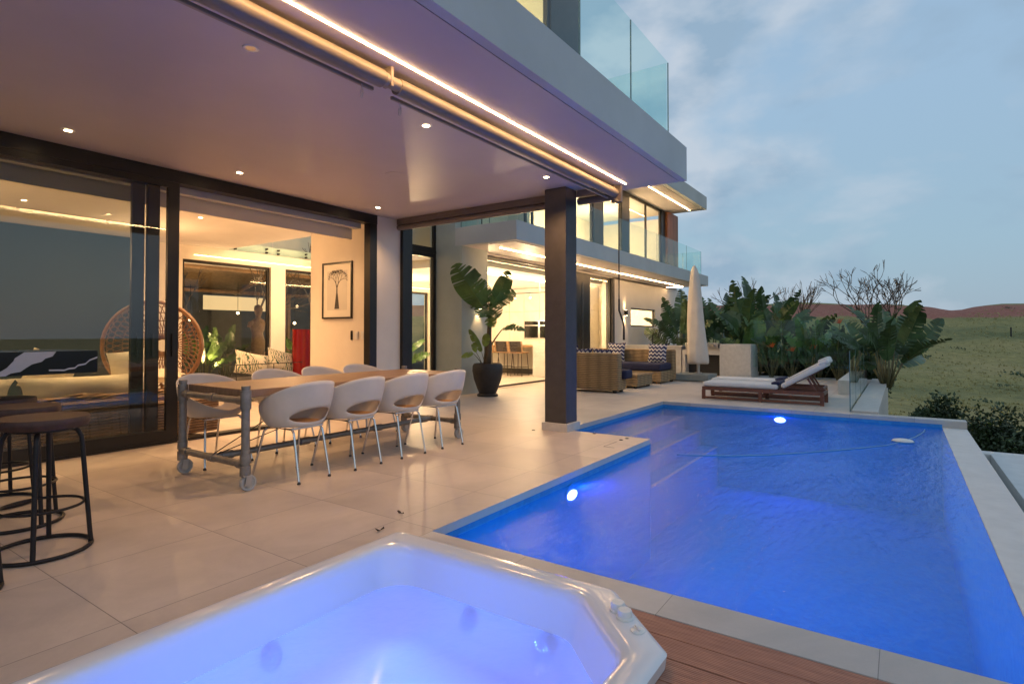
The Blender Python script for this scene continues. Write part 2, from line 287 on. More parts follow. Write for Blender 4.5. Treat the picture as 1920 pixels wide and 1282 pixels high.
def hillm():
    m, t, p = base('grassy_hill')
    g = N(t, 'ShaderNodeNewGeometry'); s = N(t, 'ShaderNodeSeparateXYZ'); t.links.new(g.outputs['Position'], s.inputs[0])
    n = N(t, 'ShaderNodeTexNoise', Scale=.045, Detail=8.0, Roughness=.7); t.links.new(g.outputs['Position'], n.inputs['Vector'])
    nf = N(t, 'ShaderNodeTexNoise', Scale=1.3, Detail=8.0, Roughness=.75); 
    mpn = N(t, 'ShaderNodeMapping'); mpn.inputs['Scale'].default_value = (1,1,3); t.links.new(g.outputs['Position'], mpn.inputs[0]); t.links.new(mpn.outputs[0], nf.inputs['Vector'])
    r = N(t, 'ShaderNodeValToRGB'); t.links.new(n.outputs[0], r.inputs[0])
    r.color_ramp.elements[0].position = .34; r.color_ramp.elements[0].color = (.15,.155,.05,1); r.color_ramp.elements[1].position = .68; r.color_ramp.elements[1].color = (.38,.29,.115,1)
    x = r.color_ramp.elements.new(.5); x.color = (.28,.24,.08,1)
    r2_ = N(t, 'ShaderNodeValToRGB'); t.links.new(nf.outputs[0], r2_.inputs[0]); r2_.color_ramp.elements[0].position = .3; r2_.color_ramp.elements[0].color = (.52,.56,.48,1); r2_.color_ramp.elements[1].position = .7; r2_.color_ramp.elements[1].color = (1.3,1.22,1.1,1)
    mu = N(t, 'ShaderNodeMixRGB', blend_type='MULTIPLY'); mu.inputs[0].default_value = 1; t.links.new(r.outputs[0], mu.inputs[1]); t.links.new(r2_.outputs[0], mu.inputs[2])
    # exposed red earth near the ridge
    nr = N(t, 'ShaderNodeTexNoise', Scale=.09, Detail=6.0, Roughness=.65); t.links.new(g.outputs['Position'], nr.inputs['Vector'])
    z = N(t, 'ShaderNodeMath', operation='MULTIPLY_ADD'); z.inputs[1].default_value = 3.4; t.links.new(nr.outputs[0], z.inputs[0]); t.links.new(s.outputs['Z'], z.inputs[2])
    rz = N(t, 'ShaderNodeValToRGB'); mz = N(t, 'ShaderNodeMath', operation='DIVIDE'); mz.inputs[1].default_value = 12; t.links.new(z.outputs[0], mz.inputs[0]); t.links.new(mz.outputs[0], rz.inputs[0])
    el = rz.color_ramp.elements; el[0].position = .455; el[0].color = (0,0,0,1); el[1].position = .49; el[1].color = (1,1,1,1)
    q = el.new(.72); q.color = (1,1,1,1); q = el.new(.735); q.color = (0,0,0,1)
    red = N(t, 'ShaderNodeValToRGB'); t.links.new(nf.outputs[0], red.inputs[0]); red.color_ramp.elements[0].position = .3; red.color_ramp.elements[0].color = (.22,.065,.04,1); red.color_ramp.elements[1].position = .7; red.color_ramp.elements[1].color = (.42,.16,.10,1)
    mm = N(t, 'ShaderNodeMixRGB'); t.links.new(rz.outputs[0], mm.inputs[0]); t.links.new(mu.outputs[0], mm.inputs[1]); t.links.new(red.outputs[0], mm.inputs[2])
    t.links.new(mm.outputs[0], p.inputs['Base Color']); p.inputs['Roughness'].default_value = .95
    b = N(t, 'ShaderNodeBump', Strength=.6, Distance=.25); t.links.new(nf.outputs[0], b.inputs['Height']); t.links.new(b.outputs[0], p.inputs['Normal'])
    return m
M['hill'] = hillm()
M['straw'] = mat('dry_grass', (.38,.33,.14), .9, var=.35, vs_=.5)

# ------------------------------------------------------------------ mesh helpers
class MB:
    def __init__(s): s.v = []; s.f = []
    def add(s, vs_, fs):
        o = len(s.v); s.v += [tuple(x) for x in vs_]; s.f += [tuple(i+o for i in f) for f in fs]; return s
    def box(s, x0, x1, y0, y1, z0, z1):
        if x0 > x1: x0, x1 = x1, x0
        if y0 > y1: y0, y1 = y1, y0
        return s.add([(x0,y0,z0),(x1,y0,z0),(x1,y1,z0),(x0,y1,z0),(x0,y0,z1),(x1,y0,z1),(x1,y1,z1),(x0,y1,z1)],
                     [(0,3,2,1),(4,5,6,7),(0,1,5,4),(1,2,6,5),(2,3,7,6),(3,0,4,7)])
    def obox(s, c, ax, ay, az):   # oriented box with half-axis vectors
        c, ax, ay, az = map(Vector, (c, ax, ay, az))
        P = [c+a*ax+b*ay+d*az for d in (-1,1) for a, b in ((-1,-1),(1,-1),(1,1),(-1,1))]
        return s.add(P, [(0,3,2,1),(4,5,6,7),(0,1,5,4),(1,2,6,5),(2,3,7,6),(3,0,4,7)])
    def bar(s, p0, p1, w_, h_, up=(0,0,1)):
        p0, p1 = Vector(p0), Vector(p1); d = (p1-p0); u = Vector(up); sd = d.cross(u).normalized(); u = sd.cross(d).normalized()
        return s.obox((p0+p1)/2, d/2, sd*w_/2, u*h_/2)
    def tube(s, pts, r, n=8, closed=False, caps=True):
        pts = [Vector(p) for p in pts]; k = len(pts); rs = r if isinstance(r, (list, tuple)) else [r]*k
        V_ = []; prev = None
        for i, p in enumerate(pts):
            if closed: d = pts[(i+1) % k]-pts[i-1]
            else: d = pts[min(i+1, k-1)]-pts[max(i-1, 0)]
            d = d.normalized() if d.length > 1e-9 else Vector((0,0,1))
            if prev is None:
                a = Vector((0,0,1)) if abs(d.z) < .9 else Vector((1,0,0)); u = a.cross(d).normalized()
            else: u = (prev-d*prev.dot(d)).normalized()
            prev = u; v_ = d.cross(u)
            for j in range(n):
                t = 2*PI*j/n; V_.append(p+rs[i]*(math.cos(t)*u+math.sin(t)*v_))
        F_ = []
        m = k if closed else k-1
        for i in range(m):
            a = i*n; b = ((i+1) % k)*n
            for j in range(n): F_.append((a+j, a+(j+1) % n, b+(j+1) % n, b+j))
        if caps and not closed: F_.append(tuple(range(n))[::-1]); F_.append(tuple((k-1)*n+j for j in range(n)))
        return s.add(V_, F_)
    def cyl(s, p0, p1, r, n=16): return s.tube([p0, p1], r, n)
    def lathe(s, prof, c=(0,0,0), n=24, cap=True):
        V_ = [(c[0]+r_*math.cos(2*PI*j/n), c[1]+r_*math.sin(2*PI*j/n), c[2]+z) for r_, z in prof for j in range(n)]
        F_ = [(i*n+j, i*n+(j+1) % n, (i+1)*n+(j+1) % n, (i+1)*n+j) for i in range(len(prof)-1) for j in range(n)]
        if cap: F_.append(tuple(range(n))[::-1]); F_.append(tuple((len(prof)-1)*n+j for j in range(n)))
        return s.add(V_, F_)
    def poly(s, pts): return s.add(pts, [tuple(range(len(pts)))])
    def pillow(s, c, u, v, n_, w_, h_, t_, k=8):
        c, u, v, n_ = Vector(c), Vector(u).normalized(), Vector(v).normalized(), Vector(n_).normalized()
        for sg in (1, -1):
            V_ = []
            for i in range(k+1):
                for j in range(k+1):
                    a = 2*i/k-1; b = 2*j/k-1
                    e_ = (max(0, (1-a*a)*(1-b*b)))**.42
                    pin = 1-.10*(1-(abs(a*b))**2)*max(abs(a), abs(b))**4
                    V_.append(c+u*a*w_/2*pin+v*b*h_/2*pin+n_*sg*t_/2*e_*(1+.1*math.sin(5*a+3*b)))
            F_ = [(i*(k+1)+j, (i+1)*(k+1)+j, (i+1)*(k+1)+j+1, i*(k+1)+j+1) for i in range(k) for j in range(k)]
            if sg < 0: F_ = [f[::-1] for f in F_]
            s.add(V_, F_)
        return s
    def build(s, name, m, parent=None, smooth=False, bevel=0, sub=0, solid=0):
        me = bpy.data.meshes.new(name)
        off = ORIG.get(parent.name, Vector((0,0,0))) if parent else Vector((0,0,0))
        me.from_pydata([(a-off.x, b-off.y, c-off.z) for a, b, c in s.v], [], s.f); me.update()
        if isinstance(m, str): m = M[m]
        me.materials.append(m)
        o = bpy.data.objects.new(name, me); col.objects.link(o)
        if parent: o.parent = parent; ORIG[o.name] = off
        if smooth: me.shade_smooth() if hasattr(me, 'shade_smooth') else None
        if smooth == 'auto':
            try: me.set_sharp_from_angle(angle=R(40))
            except Exception: pass
        if solid: q = o.modifiers.new('solid', 'SOLIDIFY'); q.thickness = solid; q.offset = 0
        if bevel: q = o.modifiers.new('bevel', 'BEVEL'); q.width = bevel; q.segments = 2; q.limit_method = 'ANGLE'; q.angle_limit = R(40)
        if sub: q = o.modifiers.new('sub', 'SUBSURF'); q.levels = sub; q.render_levels = sub
        return o
ORIG = {}
def tag(o, label, cat, group=None):
    o['label'] = label; o['category'] = cat
    if group: o['group'] = group
    return o
def struct(o, kind='structure'): o['kind'] = kind; return o
def thing(name, label, cat, loc=(0,0,0), group=None, local=False, rz=0):
    o = bpy.data.objects.new(name, None); col.objects.link(o); o.location = loc; o.rotation_euler.z = rz; o.empty_display_size = .1
    ORIG[o.name] = Vector((0,0,0)) if local else Vector(loc)
    return tag(o, label, cat, group)
def copy_tree(o, parent=None):
    c = o.copy(); col.objects.link(c); c.parent = parent
    for ch in list(o.children): copy_tree(ch, c)
    return c
def lamp(typ, loc, e, c, **k):
    l = bpy.data.lights.new('lamp', typ); l.energy = e; l.color = c
    rot = k.pop('rot', None)
    for a, b in k.items(): setattr(l, a, b)
    o = bpy.data.objects.new('lamp', l); col.objects.link(o); o.location = loc
    if rot: o.rotation_euler = rot
    return o
def B(*a): return MB().box(*a)
WARM = (1, .56, .25)

# ------------------------------------------------------------------ ground, floor, pool (setting)
m = MB()
for (x0,x1,y0,y1) in ((-9,26,3.5,12.4),(-9,6.25,2.37,3.5),(9.85,17.5,.65,3.5)): m.poly([(x0,y0,0),(x1,y0,0),(x1,y1,0),(x0,y1,0)])
struct(m.build('terrace_floor', 'tile'))
# paving under-slab (edge seen over the pool) and copings
m = MB(); m.box(2.372,2.6,-.72,2.37,-.3,0); struct(m.build('pool_coping_near', 'coping', bevel=.003))
m = MB(); m.box(9.85,10.08,-.72,.65,-1.6,0); m.box(9.852,10.08,.652,3.5,-1.6,-.003); struct(m.build('pool_coping_far', 'coping2'))
m = MB()
m.poly([(2.6,2.371,0),(6.25,2.371,0),(6.25,2.371,-.055),(2.6,2.371,-.055)][::-1]); m.poly([(6.251,2.37,0),(6.251,3.5,0),(6.251,3.5,-.055),(6.251,2.37,-.055)])
m.poly([(6.25,3.499,0),(9.85,3.499,0),(9.85,3.499,-.055),(6.25,3.499,-.055)][::-1]); m.poly([(9.849,3.5,0),(9.849,.65,0),(9.849,.65,-.055),(9.849,3.5,-.055)][::-1])
struct(m.build('pool_edge_tiles', 'coping2'))
m = MB(); m.box(2.6,9.85,-.72,-.45,-1.6,-.097); struct(m.build('infinity_edge', 'palestone', bevel=.004))
m = MB(); m.box(-2,9.95,-1.36,-.97,-2.4,-.42); m.box(9.95,10.2,-1.36,-.72,-2.4,-.42); m.box(-2,9.95,-.97,-.82,-2.4,-.9); m.box(-2,9.95,-.82,-.722,-2.4,-.43)
struct(m.build('overflow_channel', 'palestone', bevel=.006))
zb = -1.35
m = MB()
m.poly([(2.6,-.45,zb),(9.85,-.45,zb),(9.85,2.4,zb),(2.6,2.4,zb)]); m.poly([(6.25,2.4,zb),(9.85,2.4,zb),(9.85,3.5,zb),(6.25,3.5,zb)])
m.poly([(2.6,2.374,-.055),(6.25,2.374,-.055),(6.25,2.374,zb),(2.6,2.374,zb)]); m.poly([(6.254,2.37,-.055),(6.254,3.5,-.055),(6.254,3.5,zb),(6.254,2.37,zb)])
m.poly([(6.25,3.496,-.055),(9.85,3.496,-.055),(9.85,3.496,zb),(6.25,3.496,zb)]); m.poly([(9.846,3.5,-.055),(9.846,-.45,-.055),(9.846,-.45,zb),(9.846,3.5,zb)])
m.poly([(2.603,-.45,-.09),(2.603,2.4,-.09),(2.603,2.4,zb),(2.603,-.45,zb)]); m.poly([(2.6,-.448,-.1),(9.85,-.448,-.1),(9.85,-.448,zb),(2.6,-.448,zb)])
struct(m.build('pool_basin', 'pooltile'))
m = MB()
for k, (ya, z) in enumerate(((3.12,-.24),(2.84,-.46),(2.56,-.70))): m.box(6.26,9.84,ya,3.49-.0*k,zb+.01*k,z) if k == 0 else m.box(6.26,9.84,ya,ya+.28,zb+.01,z)
struct(m.build('pool_steps', 'pooltile', bevel=.01))
m = MB(); m.box(6.27,9.83,3.115,3.155,-.238,-.232); m.box(6.27,9.83,2.835,2.875,-.458,-.452); m.box(6.27,9.83,2.555,2.595,-.698,-.692); struct(m.build('step_edges', 'stone'))
m = MB(); n = 60
m.poly([(2.601,-.46,-.1),(9.845,-.46,-.1),(9.845,2.371,-.1),(2.601,2.371,-.1)]); m.poly([(6.253,2.371,-.1),(9.845,2.371,-.1),(9.845,3.497,-.1),(6.253,3.497,-.1)])
struct(m.build('pool_water', 'water'))
# wooden deck round the hot tub
m = MB(); x = 2.368
while x > -3:
    x1 = x-.138
    yb = .755
    if x1 > 1.95: yb = .755+(min(x, 2.4)-1.98)*.85
    m.box(x1, x, -3.2, yb, -.03, -.002); x -= .1435
struct(m.build('wooden_deck', 'deck', bevel=.002))
m = MB(); m.poly([(-9,-3.2,-.05),(2.4,-3.2,-.05),(2.4,.70,-.05),(-9,.70,-.05)]); struct(m.build('deck_underside', 'kick'))

# terrain
def hgt(x, y):
    d = x*.825+y*.565
    P_ = [(-400,-3.2),(0,-2.4),(12,-2.0),(20,-2.5),(32,-2.9),(60,-2.1),(78,.6),(92,3.1),(104,4.9),(112,6.1),(118,7.0),(124,7.2),(140,6.6),(400,-10)]
    for (a, za), (b, zb_) in zip(P_, P_[1:]):
        if d <= b:
            t = (d-a)/(b-a); t_ = t*t*(3-2*t) if a > 60 else t; z = za+(zb_-za)*t; break
    lat = x*.565-y*.825
    az = lat/max(d, 1)
    if d > 60:
        k = min(1, (d-60)/50)
        z += k*(.55*math.exp(-((az-.50)/.07)**2)-1.0*math.exp(-((az-.775)/.035)**2)+.35*math.exp(-((az-.9)/.08)**2))
        z += k*.5*mnoise.noise(Vector((x*.05, y*.05, 0)))
    z += .45*mnoise.noise(Vector((x*.09, y*.09, 3)))*min(1, max(0, (d-14)/10))
    z += .12*mnoise.noise(Vector((x*.6, y*.6, 3)))
    return z
m = MB(); V_ = []; nx, ny = 230, 190
for i in range(nx+1):
    for j in range(ny+1):
        s_ = i/nx; d = -60+60*s_*2 if s_ < .0 else -40+ (s_**1.5)*260; t = j/ny*2-1; lat = t*abs(t)**.35*210
        x = d*.825+lat*.565; y = d*.565-lat*.825; V_.append((x, y, hgt(x, y)))
m.add(V_, [(i*(ny+1)+j, i*(ny+1)+j+1, (i+1)*(ny+1)+j+1, (i+1)*(ny+1)+j) for i in range(nx) for j in range(ny)])
struct(m.build('hillside', 'hill', smooth=True))
m = MB(); m.poly([(-900,-900,-6),(900,-900,-6),(900,900,-6),(-900,900,-6)]); struct(m.build('distant_ground', 'hill'))
# house ground under terrace (retaining sides)
m = MB(); m.box(10.1,17.45,.3,.64,-2.6,.03); struct(m.build('planter_wall', 'stone', bevel=.004))
m = MB(); m.box(10.09,17.4,.66,3.4,-2.6,-.01); m.box(-8,2.38,2.5,6.0,-2.6,-.6); m.box(13.0,26,3.6,12,-2.6,-.02); struct(m.build('terrace_retaining_wall', 'stone'))

# ------------------------------------------------------------------ the house
H = thing('modern_house', 'two-storey white modern house with cantilevered terrace roof and glass balconies', 'house', (6, 8, 0))
fr = MB(); fr.box(-6,6.7,2.082,2.155,3.0,3.4); fr.box(-6,6.7,2.165,12.6,3.003,3.4); fr.box(-6,6.7,2.155,2.165,3.012,3.39)
B(-6,6.7,2.08,2.1545,3.001,3.40).build('roof_edge', 'fascia', H)
s = MB(); s.box(-6,6.695,2.166,6.60,3.004,3.395); s.box(-6,6.60,6.60,8.6,3.0045,3.395); s.build('terrace_ceiling', 'soffit', H)
s = MB(); s.box(-6,6.69,2.1545,2.166,3.015,3.39); s.build('shadow_gap', 'black', H)
s = MB(); s.box(-6,6.6,8.6,12.5,3.0045,3.395); s.build('interior_ceiling', 'ceil', H)
s = MB(); s.box(6.6,6.69,8.55,9.2,3.0045,3.395)
# LED strip along the terrace ceiling
B(-2.5,6.42,2.7275,2.7385,2.9985,3.003).build('led_strip', 'led', H)
# white pier with picture wall
s = MB(); s.box(6.0,6.5,6.62,6.70,0,3.003); s.build('pier_front', 'plaster', H, bevel=.004)
s = MB(); s.box(6.05,6.5,6.70,8.30,0,3.003); s.build('pier', 'room', H, bevel=.004)
B(6.5,6.71,6.56,6.68,0,3.0).build('corner_post', 'black', H)
# sliding doors
f = MB(); f.box(-6,5.995,6.60,6.76,2.865,3.002); f.build('door_head_track', 'black', H)
f = MB(); f.box(-6,5.86,6.60,6.74,.001,.035); f.build('door_floor_track', 'black', H)
def slide_panel(x0, x1, y, name='sliding_door', hm=False):
    f = MB(); wv = .12
    f.box(x0, x0+wv, y, y+.045, .036, 2.864); f.box(x1-wv, x1, y, y+.045, .036, 2.864); f.box(x0+wv, x1-wv, y, y+.045, .036, .15); f.box(x0+wv, x1-wv, y, y+.045, 2.80, 2.864)
    o = f.build(name, 'black', H)
    g = MB(); g.box(x0+wv, x1-wv, y+.018, y+.026, .15, 2.80); g.build('glass_pane', 'dglass', o)
    h = MB(); h.box(x1-.075, x1-.055, y-.03, y-.012, .95, 1.2); h.box(x1-.072,x1-.058,y-.012,y,.97,.99); h.box(x1-.072,x1-.058,y-.012,y,1.16,1.18); h.build('handle', 'black', o)
slide_panel(.1, 3.11, 6.605); slide_panel(-.25, 2.93, 6.655); slide_panel(-.6, 2.80, 6.705)
slide_panel(-3.0, .095, 6.605)
B(5.86,5.999,6.61,6.74,0,2.865).build('door_jamb', 'black', H)
# interior blind roll along the door head (purple-grey)
s = MB(); s.box(-3,5.85,6.80,6.93,2.80,3.003); s.build('blind_pelmet', 'fascia', H); 
s = MB(); s.box(-3,5.8,6.95,6.99,2.64,3.003); s.build('ceiling_downstand', 'room', H)
# living room back wall with windows
bw = MB(); bw.box(4.95,5.72,12,12.2,0,3.003); bw.box(7.68,8.05,12,12.2,0,3.003); bw.box(5.72,7.68,12,12.2,2.72,3.003); bw.box(8.05,10.2,12,12.2,2.72,3.003)
bw.box(-6,4.95,12.05,12.2,2.72,3.003); bw.box(5.72,7.68,12,12.2,0,.12); bw.box(8.05,10.2,12,12.2,0,.12); bw.box(-6,4.95,12.05,12.2,0,.12); bw.build('back_wall', 'room', H)
def win(x0, x1, y, z0, z1, wv=.06, mull=(), gl='glass', name='window', fm='black', d=.06):
    f = MB(); f.box(x0, x0+wv, y, y+d, z0, z1); f.box(x1-wv, x1, y, y+d, z0, z1); f.box(x0+wv, x1-wv, y, y+d, z0, z0+wv); f.box(x0+wv, x1-wv, y, y+d, z1-wv, z1)
    for q_ in mull: f.box(q_-wv/2, q_+wv/2, y+.002, y+d-.002, z0+wv, z1-wv)
    o = f.build(name, fm, H); MB().box(x0+wv, x1-wv, y+d/2-.004, y+d/2+.004, z0+wv, z1-wv).build('pane', gl, o); return o
win(5.72,7.68,12.06,.12,2.72); win(8.05,10.2,12.06,.12,2.72); win(-6,4.95,12.1,.12,2.72,mull=(-2.2,1.4))
B(-6,4.95,11.97,11.99,.0,3.002).build('reflection_backdrop', 'backdrop', H)  # added dark sheet, deepens the sky reflection in the left panes
# void over the living room with glass balustrade, mezzanine
s = MB(); s.box(6.7,12,8.35,8.45,2.9,6.2)
s.box(12.0,12.2,7.8,12.6,3.3,6.2); s.build('upper_wall', 'room', H)
s = MB(); s.box(6.705,12,12.1,16,3.02,3.2); s.build('mezzanine_floor', 'ceil', H)
B(6.705,12.4,16,16.2,3.2,6.2).build('mezzanine_wall', 'room', H)
for k in range(4):
    go = B(6.72+k*1.05, 7.75+k*1.05, 12.06, 12.075, 3.0, 4.1).build('mezzanine_balustrade', 'rail', H)
    for dx in (.14,.89):
        for z in (3.06,3.14): MB().cyl((6.72+k*1.05+dx,12.04,z),(6.72+k*1.05+dx,12.12,z),.022,10).build('standoff', 'black', go)
B(5.9,9.4,11.90,11.91,2.80,2.812).build('led_strip', 'ledl', H)
# glazed link between blocks (Y 7.75)
win(6.52,8.60,7.75,.02,2.80,.08,(7.82,)); win(6.52,8.60,7.75,2.86,4.6,.06,(7.82,)); B(6.52,8.6,7.742,7.82,2.80,2.86).build('transom', 'black', H)
# pale green end wall
s = MB(); s.box(8.60,9.44,7.08,7.92,0,2.92); s.build('sconce_wall', 'greenwall', H)
B(8.603,9.44,7.25,7.92,2.92,6.2).build('upper_end_wall', 'greenwall', H)
# first-floor balcony slab and its balustrade
B(8.60,21.1,5.79,7.25,2.92,3.28).build('balcony_slab', 'fascia', H, bevel=.004)
s = MB(); s.box(8.75,21.0,5.93,7.25,2.914,2.9195); s.build('balcony_soffit', 'soffit', H)
B(9.2,20.7,6.589,6.601,2.900,2.913).build('led_strip', 'ledf', H); B(20.7,20.718,6.605,7.2,2.900,2.913).build('led_strip', 'ledf', H)
B(9.44,22,7.252,12,2.87,3.28).build('kitchen_ceiling', 'ceil', H)
def rail_run(name, pts, z0, z1, xy='x', const=0, gap=.012):
    for a, b in zip(pts, pts[1:]):
        g = MB(); e_ = MB()
        if xy == 'x': g.box(a+gap/2, b-gap/2, const, const+.012, z0, z1); e_.box(b-gap/2, b+gap/2, const+.001, const+.011, z0, z1)
        else: g.box(const, const+.012, a+gap/2, b-gap/2, z0, z1); e_.box(const+.001, const+.011, b-gap/2, b+gap/2, z0, z1)
        o = g.build(name, 'rail', H); e_.build('glass_joint', 'railedge', o)
rail_run('balustrade', [8.72,10.3,11.9,13.5,15.1,16.0,17.5,18.75,20.4][0:], 3.28, 4.10, 'x', 5.84)
rail_run('balustrade', [5.86,6.5,7.2], 3.28, 4.10, 'y', 8.72); rail_run('balustrade', [5.86,6.5,7.2], 3.28, 4.10, 'y', 20.42)
# near balcony balustrade over terrace roof
rail_run('balustrade', [-2,-.4,1.0,2.5,4.03,5.08,6.13], 3.40, 4.19, 'x', 2.10); rail_run('balustrade', [2.12,3.3,4.6,6.0], 3.40, 4.19, 'y', 6.12)
# upper floor of near block
s = MB(); s.box(-6,6.45,6.4,6.5,3.405,6.0); s.box(6.3,6.45,3.5,6.4,3.405,6.0); s.build('upper_room_wall', 'room', H)
B(5.75,6.5,3.38,3.46,3.405,6.0).build('upper_door_jamb', 'column', H); B(-6,6.8,3.0,7,6.0,6.3).build('upper_ceiling', 'ceil', H)
win(-2,5.75,3.4,3.41,5.98,.05,(.6,3.2))
# kitchen glazing
win(9.44,13.65,7.26,.02,2.87,.04,name='kitchen_window'); 
s = MB(); s.box(13.65,14.45,7.24,7.36,0,2.87); s.build('door_stack', 'black', H)
B(14.0,14.012,7.225,7.237,.05,2.6).build('door_reflector_trim', 'steel', H)
win(14.45,15.9,7.26,.02,2.87,.06,name='kitchen_window')
s = MB(); s.box(15.9,16.05,7.2,7.4,0,2.87); s.build('window_frame_post', 'column', H)
s = MB(); s.box(16.05,17.43,7.252,7.45,0,2.912); s.box(19.65,22.3,7.252,7.45,0,2.912); s.box(17.43,19.65,7.252,7.45,0,1.42); s.box(17.43,19.65,7.252,7.45,2.04,2.912); s.build('garden_wall_facade', 'plaster', H)
win(17.43,19.65,7.30,1.42,2.04,.05,name='strip_window')
win(10.2,13.0,12.06,.02,2.45)
B(10.2,13.0,11.9,11.91,2.55,2.56).build('led_strip', 'ledl', H); B(10.2,13.0,11.9,11.91,2.78,2.79).build('led_strip', 'ledl', H)
# kitchen interior shell
s = MB(); s.box(16.6,16.8,7.4,12,0,2.87); s.box(13.0,22,12,12.2,0,2.87); s.box(10.2,13.0,12,12.2,2.45,2.87); s.build('kitchen_wall', 'room', H)
s = MB(); s.box(16.81,22,9.4,9.5,0,2.87); s.box(15.97,16.6,7.45,7.6,0,2.87); s.box(20.6,20.7,7.45,9.4,0,2.87); s.build('pantry_wall', 'room', H)
s = MB(); s.box(9.6,16.5,7.62,7.95,2.70,2.869); s.box(9.6,16.5,8.75,12,2.70,2.869); s.build('ceiling_bulkhead', 'ceil', H)
B(9.7,16.4,7.97,7.99,2.74,2.76).build('led_strip', 'ledk', H); B(9.7,16.4,8.71,8.73,2.74,2.76).build('led_strip', 'ledk', H)
# cabinets
cb = MB()
for k in range(7):
    y0 = 8.0+k*.6
    cb.box(15.9,16.59,y0+.006,y0+.594,1.93,2.69)
    if not (k in (2,3)): cb.box(15.9,16.59,y0+.006,y0+.594,.10,1.922)
    else: cb.box(15.9,16.59,y0+.006,y0+.594,.10,1.02); cb.box(15.9,16.59,y0+.006,y0+.594,1.63,1.922)
cb.build('tall_cabinets', 'cabinet', H, bevel=.002); B(15.95,16.58,8.0,12,0,.1).build('cabinet_kick', 'kick', H)
# upper floor interior, far block
s = MB(); s.box(9.5,22,10.5,10.6,3.28,5.75); s.box(21.95,22.05,7.3,10.5,3.28,5.75); s.build('bedroom_wall', 'room', H)
B(8.62,21.3,5.88,12,5.75,6.22).build('upper_roof', 'fascia', H, bevel=.005); B(8.8,21.15,6.03,7.2,5.742,5.7495).build('upper_soffit', 'soffit', H)
B(9.5,20.98,6.404,6.416,5.728,5.741).build('led_strip', 'ledf', H)
win(9.44,14.69,7.26,3.285,5.74,.06,(11.2,11.5)); s = MB(); s.box(14.69,15.36,7.24,7.36,3.285,5.74); s.build('sliding_frame', 'column', H)
win(15.36,16.72,7.27,3.285,5.74,.03); s = MB(); s.box(16.72,17.32,7.24,7.36,3.285,5.74); s.build('sliding_frame', 'black', H)
win(17.32,20.3,7.27,3.285,5.74,.08,(18.86,)); s = MB(); s.box(20.3,20.7,7.24,7.36,3.285,5.74); s.build('sliding_frame', 'black', H)
s = MB(); s.box(20.7,21.9,7.15,7.4,3.285,5.74); s.build('timber_panel', 'woodpanel', H)
# column at terrace corner
c = MB(); c.box(6.10,6.38,3.38,3.68,.10,3.0); co = c.build('column', 'column', H, bevel=.003); B(6.07,6.41,3.35,3.71,0,.10).build('plinth', 'stone', co, bevel=.003)
c = MB(); c.cyl((6.40,6.56,2.87),(6.40,3.70,2.87),.045,14); c.box(6.36,6.46,3.7,6.56,2.91,3.0); c.build('side_roller', 'beamdark', H, smooth='auto')
c = MB(); c.cyl((6.42,3.37,2.87),(6.42,2.86,2.87),.045,14); c.box(6.36,6.46,2.86,3.37,2.92,3.0); c.build('side_roller', 'beamdark', H, smooth='auto')

# roller awning along terrace edge
A = thing('roller_awning', 'rolled cream awning tube running under the terrace ceiling beside the light strip', 'awning', (2.5, 2.86, 2.9))
t_ = MB(); t_.tube([(-2,2.875,2.915),(2.64,2.875,2.915)], .060, 24); t_.build('roller_tube', 'awning', A, smooth='auto')
t_ = MB(); t_.tube([(2.78,2.87,2.91),(6.40,2.87,2.91)], .057, 24); t_.build('roller_tube', 'awning', A, smooth='auto')
MB().box(-2,2.64,2.945,2.968,2.850,2.876).build('bottom_rail', 'awning_dark', A, bevel=.006); MB().box(2.80,6.38,2.938,2.960,2.844,2.870).build('bottom_rail', 'awning_dark', A, bevel=.006)
t_ = MB(); t_.tube([(2.64,2.86,2.91),(2.67,2.86,2.91),(2.67,2.86,2.91),(2.70,2.86,2.91)], [.048,.048,.028,.028], 16); t_.tube([(2.70,2.86,2.91),(2.78,2.86,2.91)], .043, 16); t_.box(2.68,2.70,2.82,2.90,2.87,3.001); t_.build('bracket', 'awning_dark', A, smooth='auto')
t_ = MB(); t_.box(6.41,6.46,2.79,2.92,2.80,3.0); t_.tube([(6.42,2.87,2.9),(6.42,2.87,2.83),(6.43,2.83,2.80)], .03, 10); t_.build('bracket', 'beamdark', A)
def clip(x, y, z, nm='clip'):
    c = MB(); pts = [(x, y+.012*math.cos(a), z-.035+.03*math.sin(a)) for a in [2*PI*i/12 for i in range(12)]]
    c.tube(pts, .0028, 6, closed=True); c.tube([(x,y,z),(x,y,z+.03)], .004, 6); return c
clip(2.52,2.93,2.82).build('hook', 'steel', A); clip(2.86,2.925,2.81).build('hook', 'steel', A)
K = thing('awning_crank_rod', 'thin dark crank rod hanging from the awning corner', 'crank rod', (6.46,2.84,2.8))
c = MB(); c.tube([(6.46,2.84,2.8),(6.46,2.84,1.60)], .008, 8); c.tube([(6.46,2.84,1.62),(6.46,2.84,1.48),(6.47,2.80,1.36)], .012, 8); c.tube([(6.47,2.80,1.36),(6.475,2.785,1.28),(6.475,2.785,1.12)], [.009,.012,.015], 8); c.build('rod', 'ironblack', K)
clip(6.46,2.84,2.84).build('hook', 'steel', K)
for i, (x, y, z, lb) in enumerate(((6.43,5.0,2.81,'small steel hook dangling from the side beam left of the column'),(6.45,3.2,2.80,'small steel hook dangling from the side beam right of the column'))):
    tag(clip(x, y, z).build('hook', 'steel'), lb, 'hook')

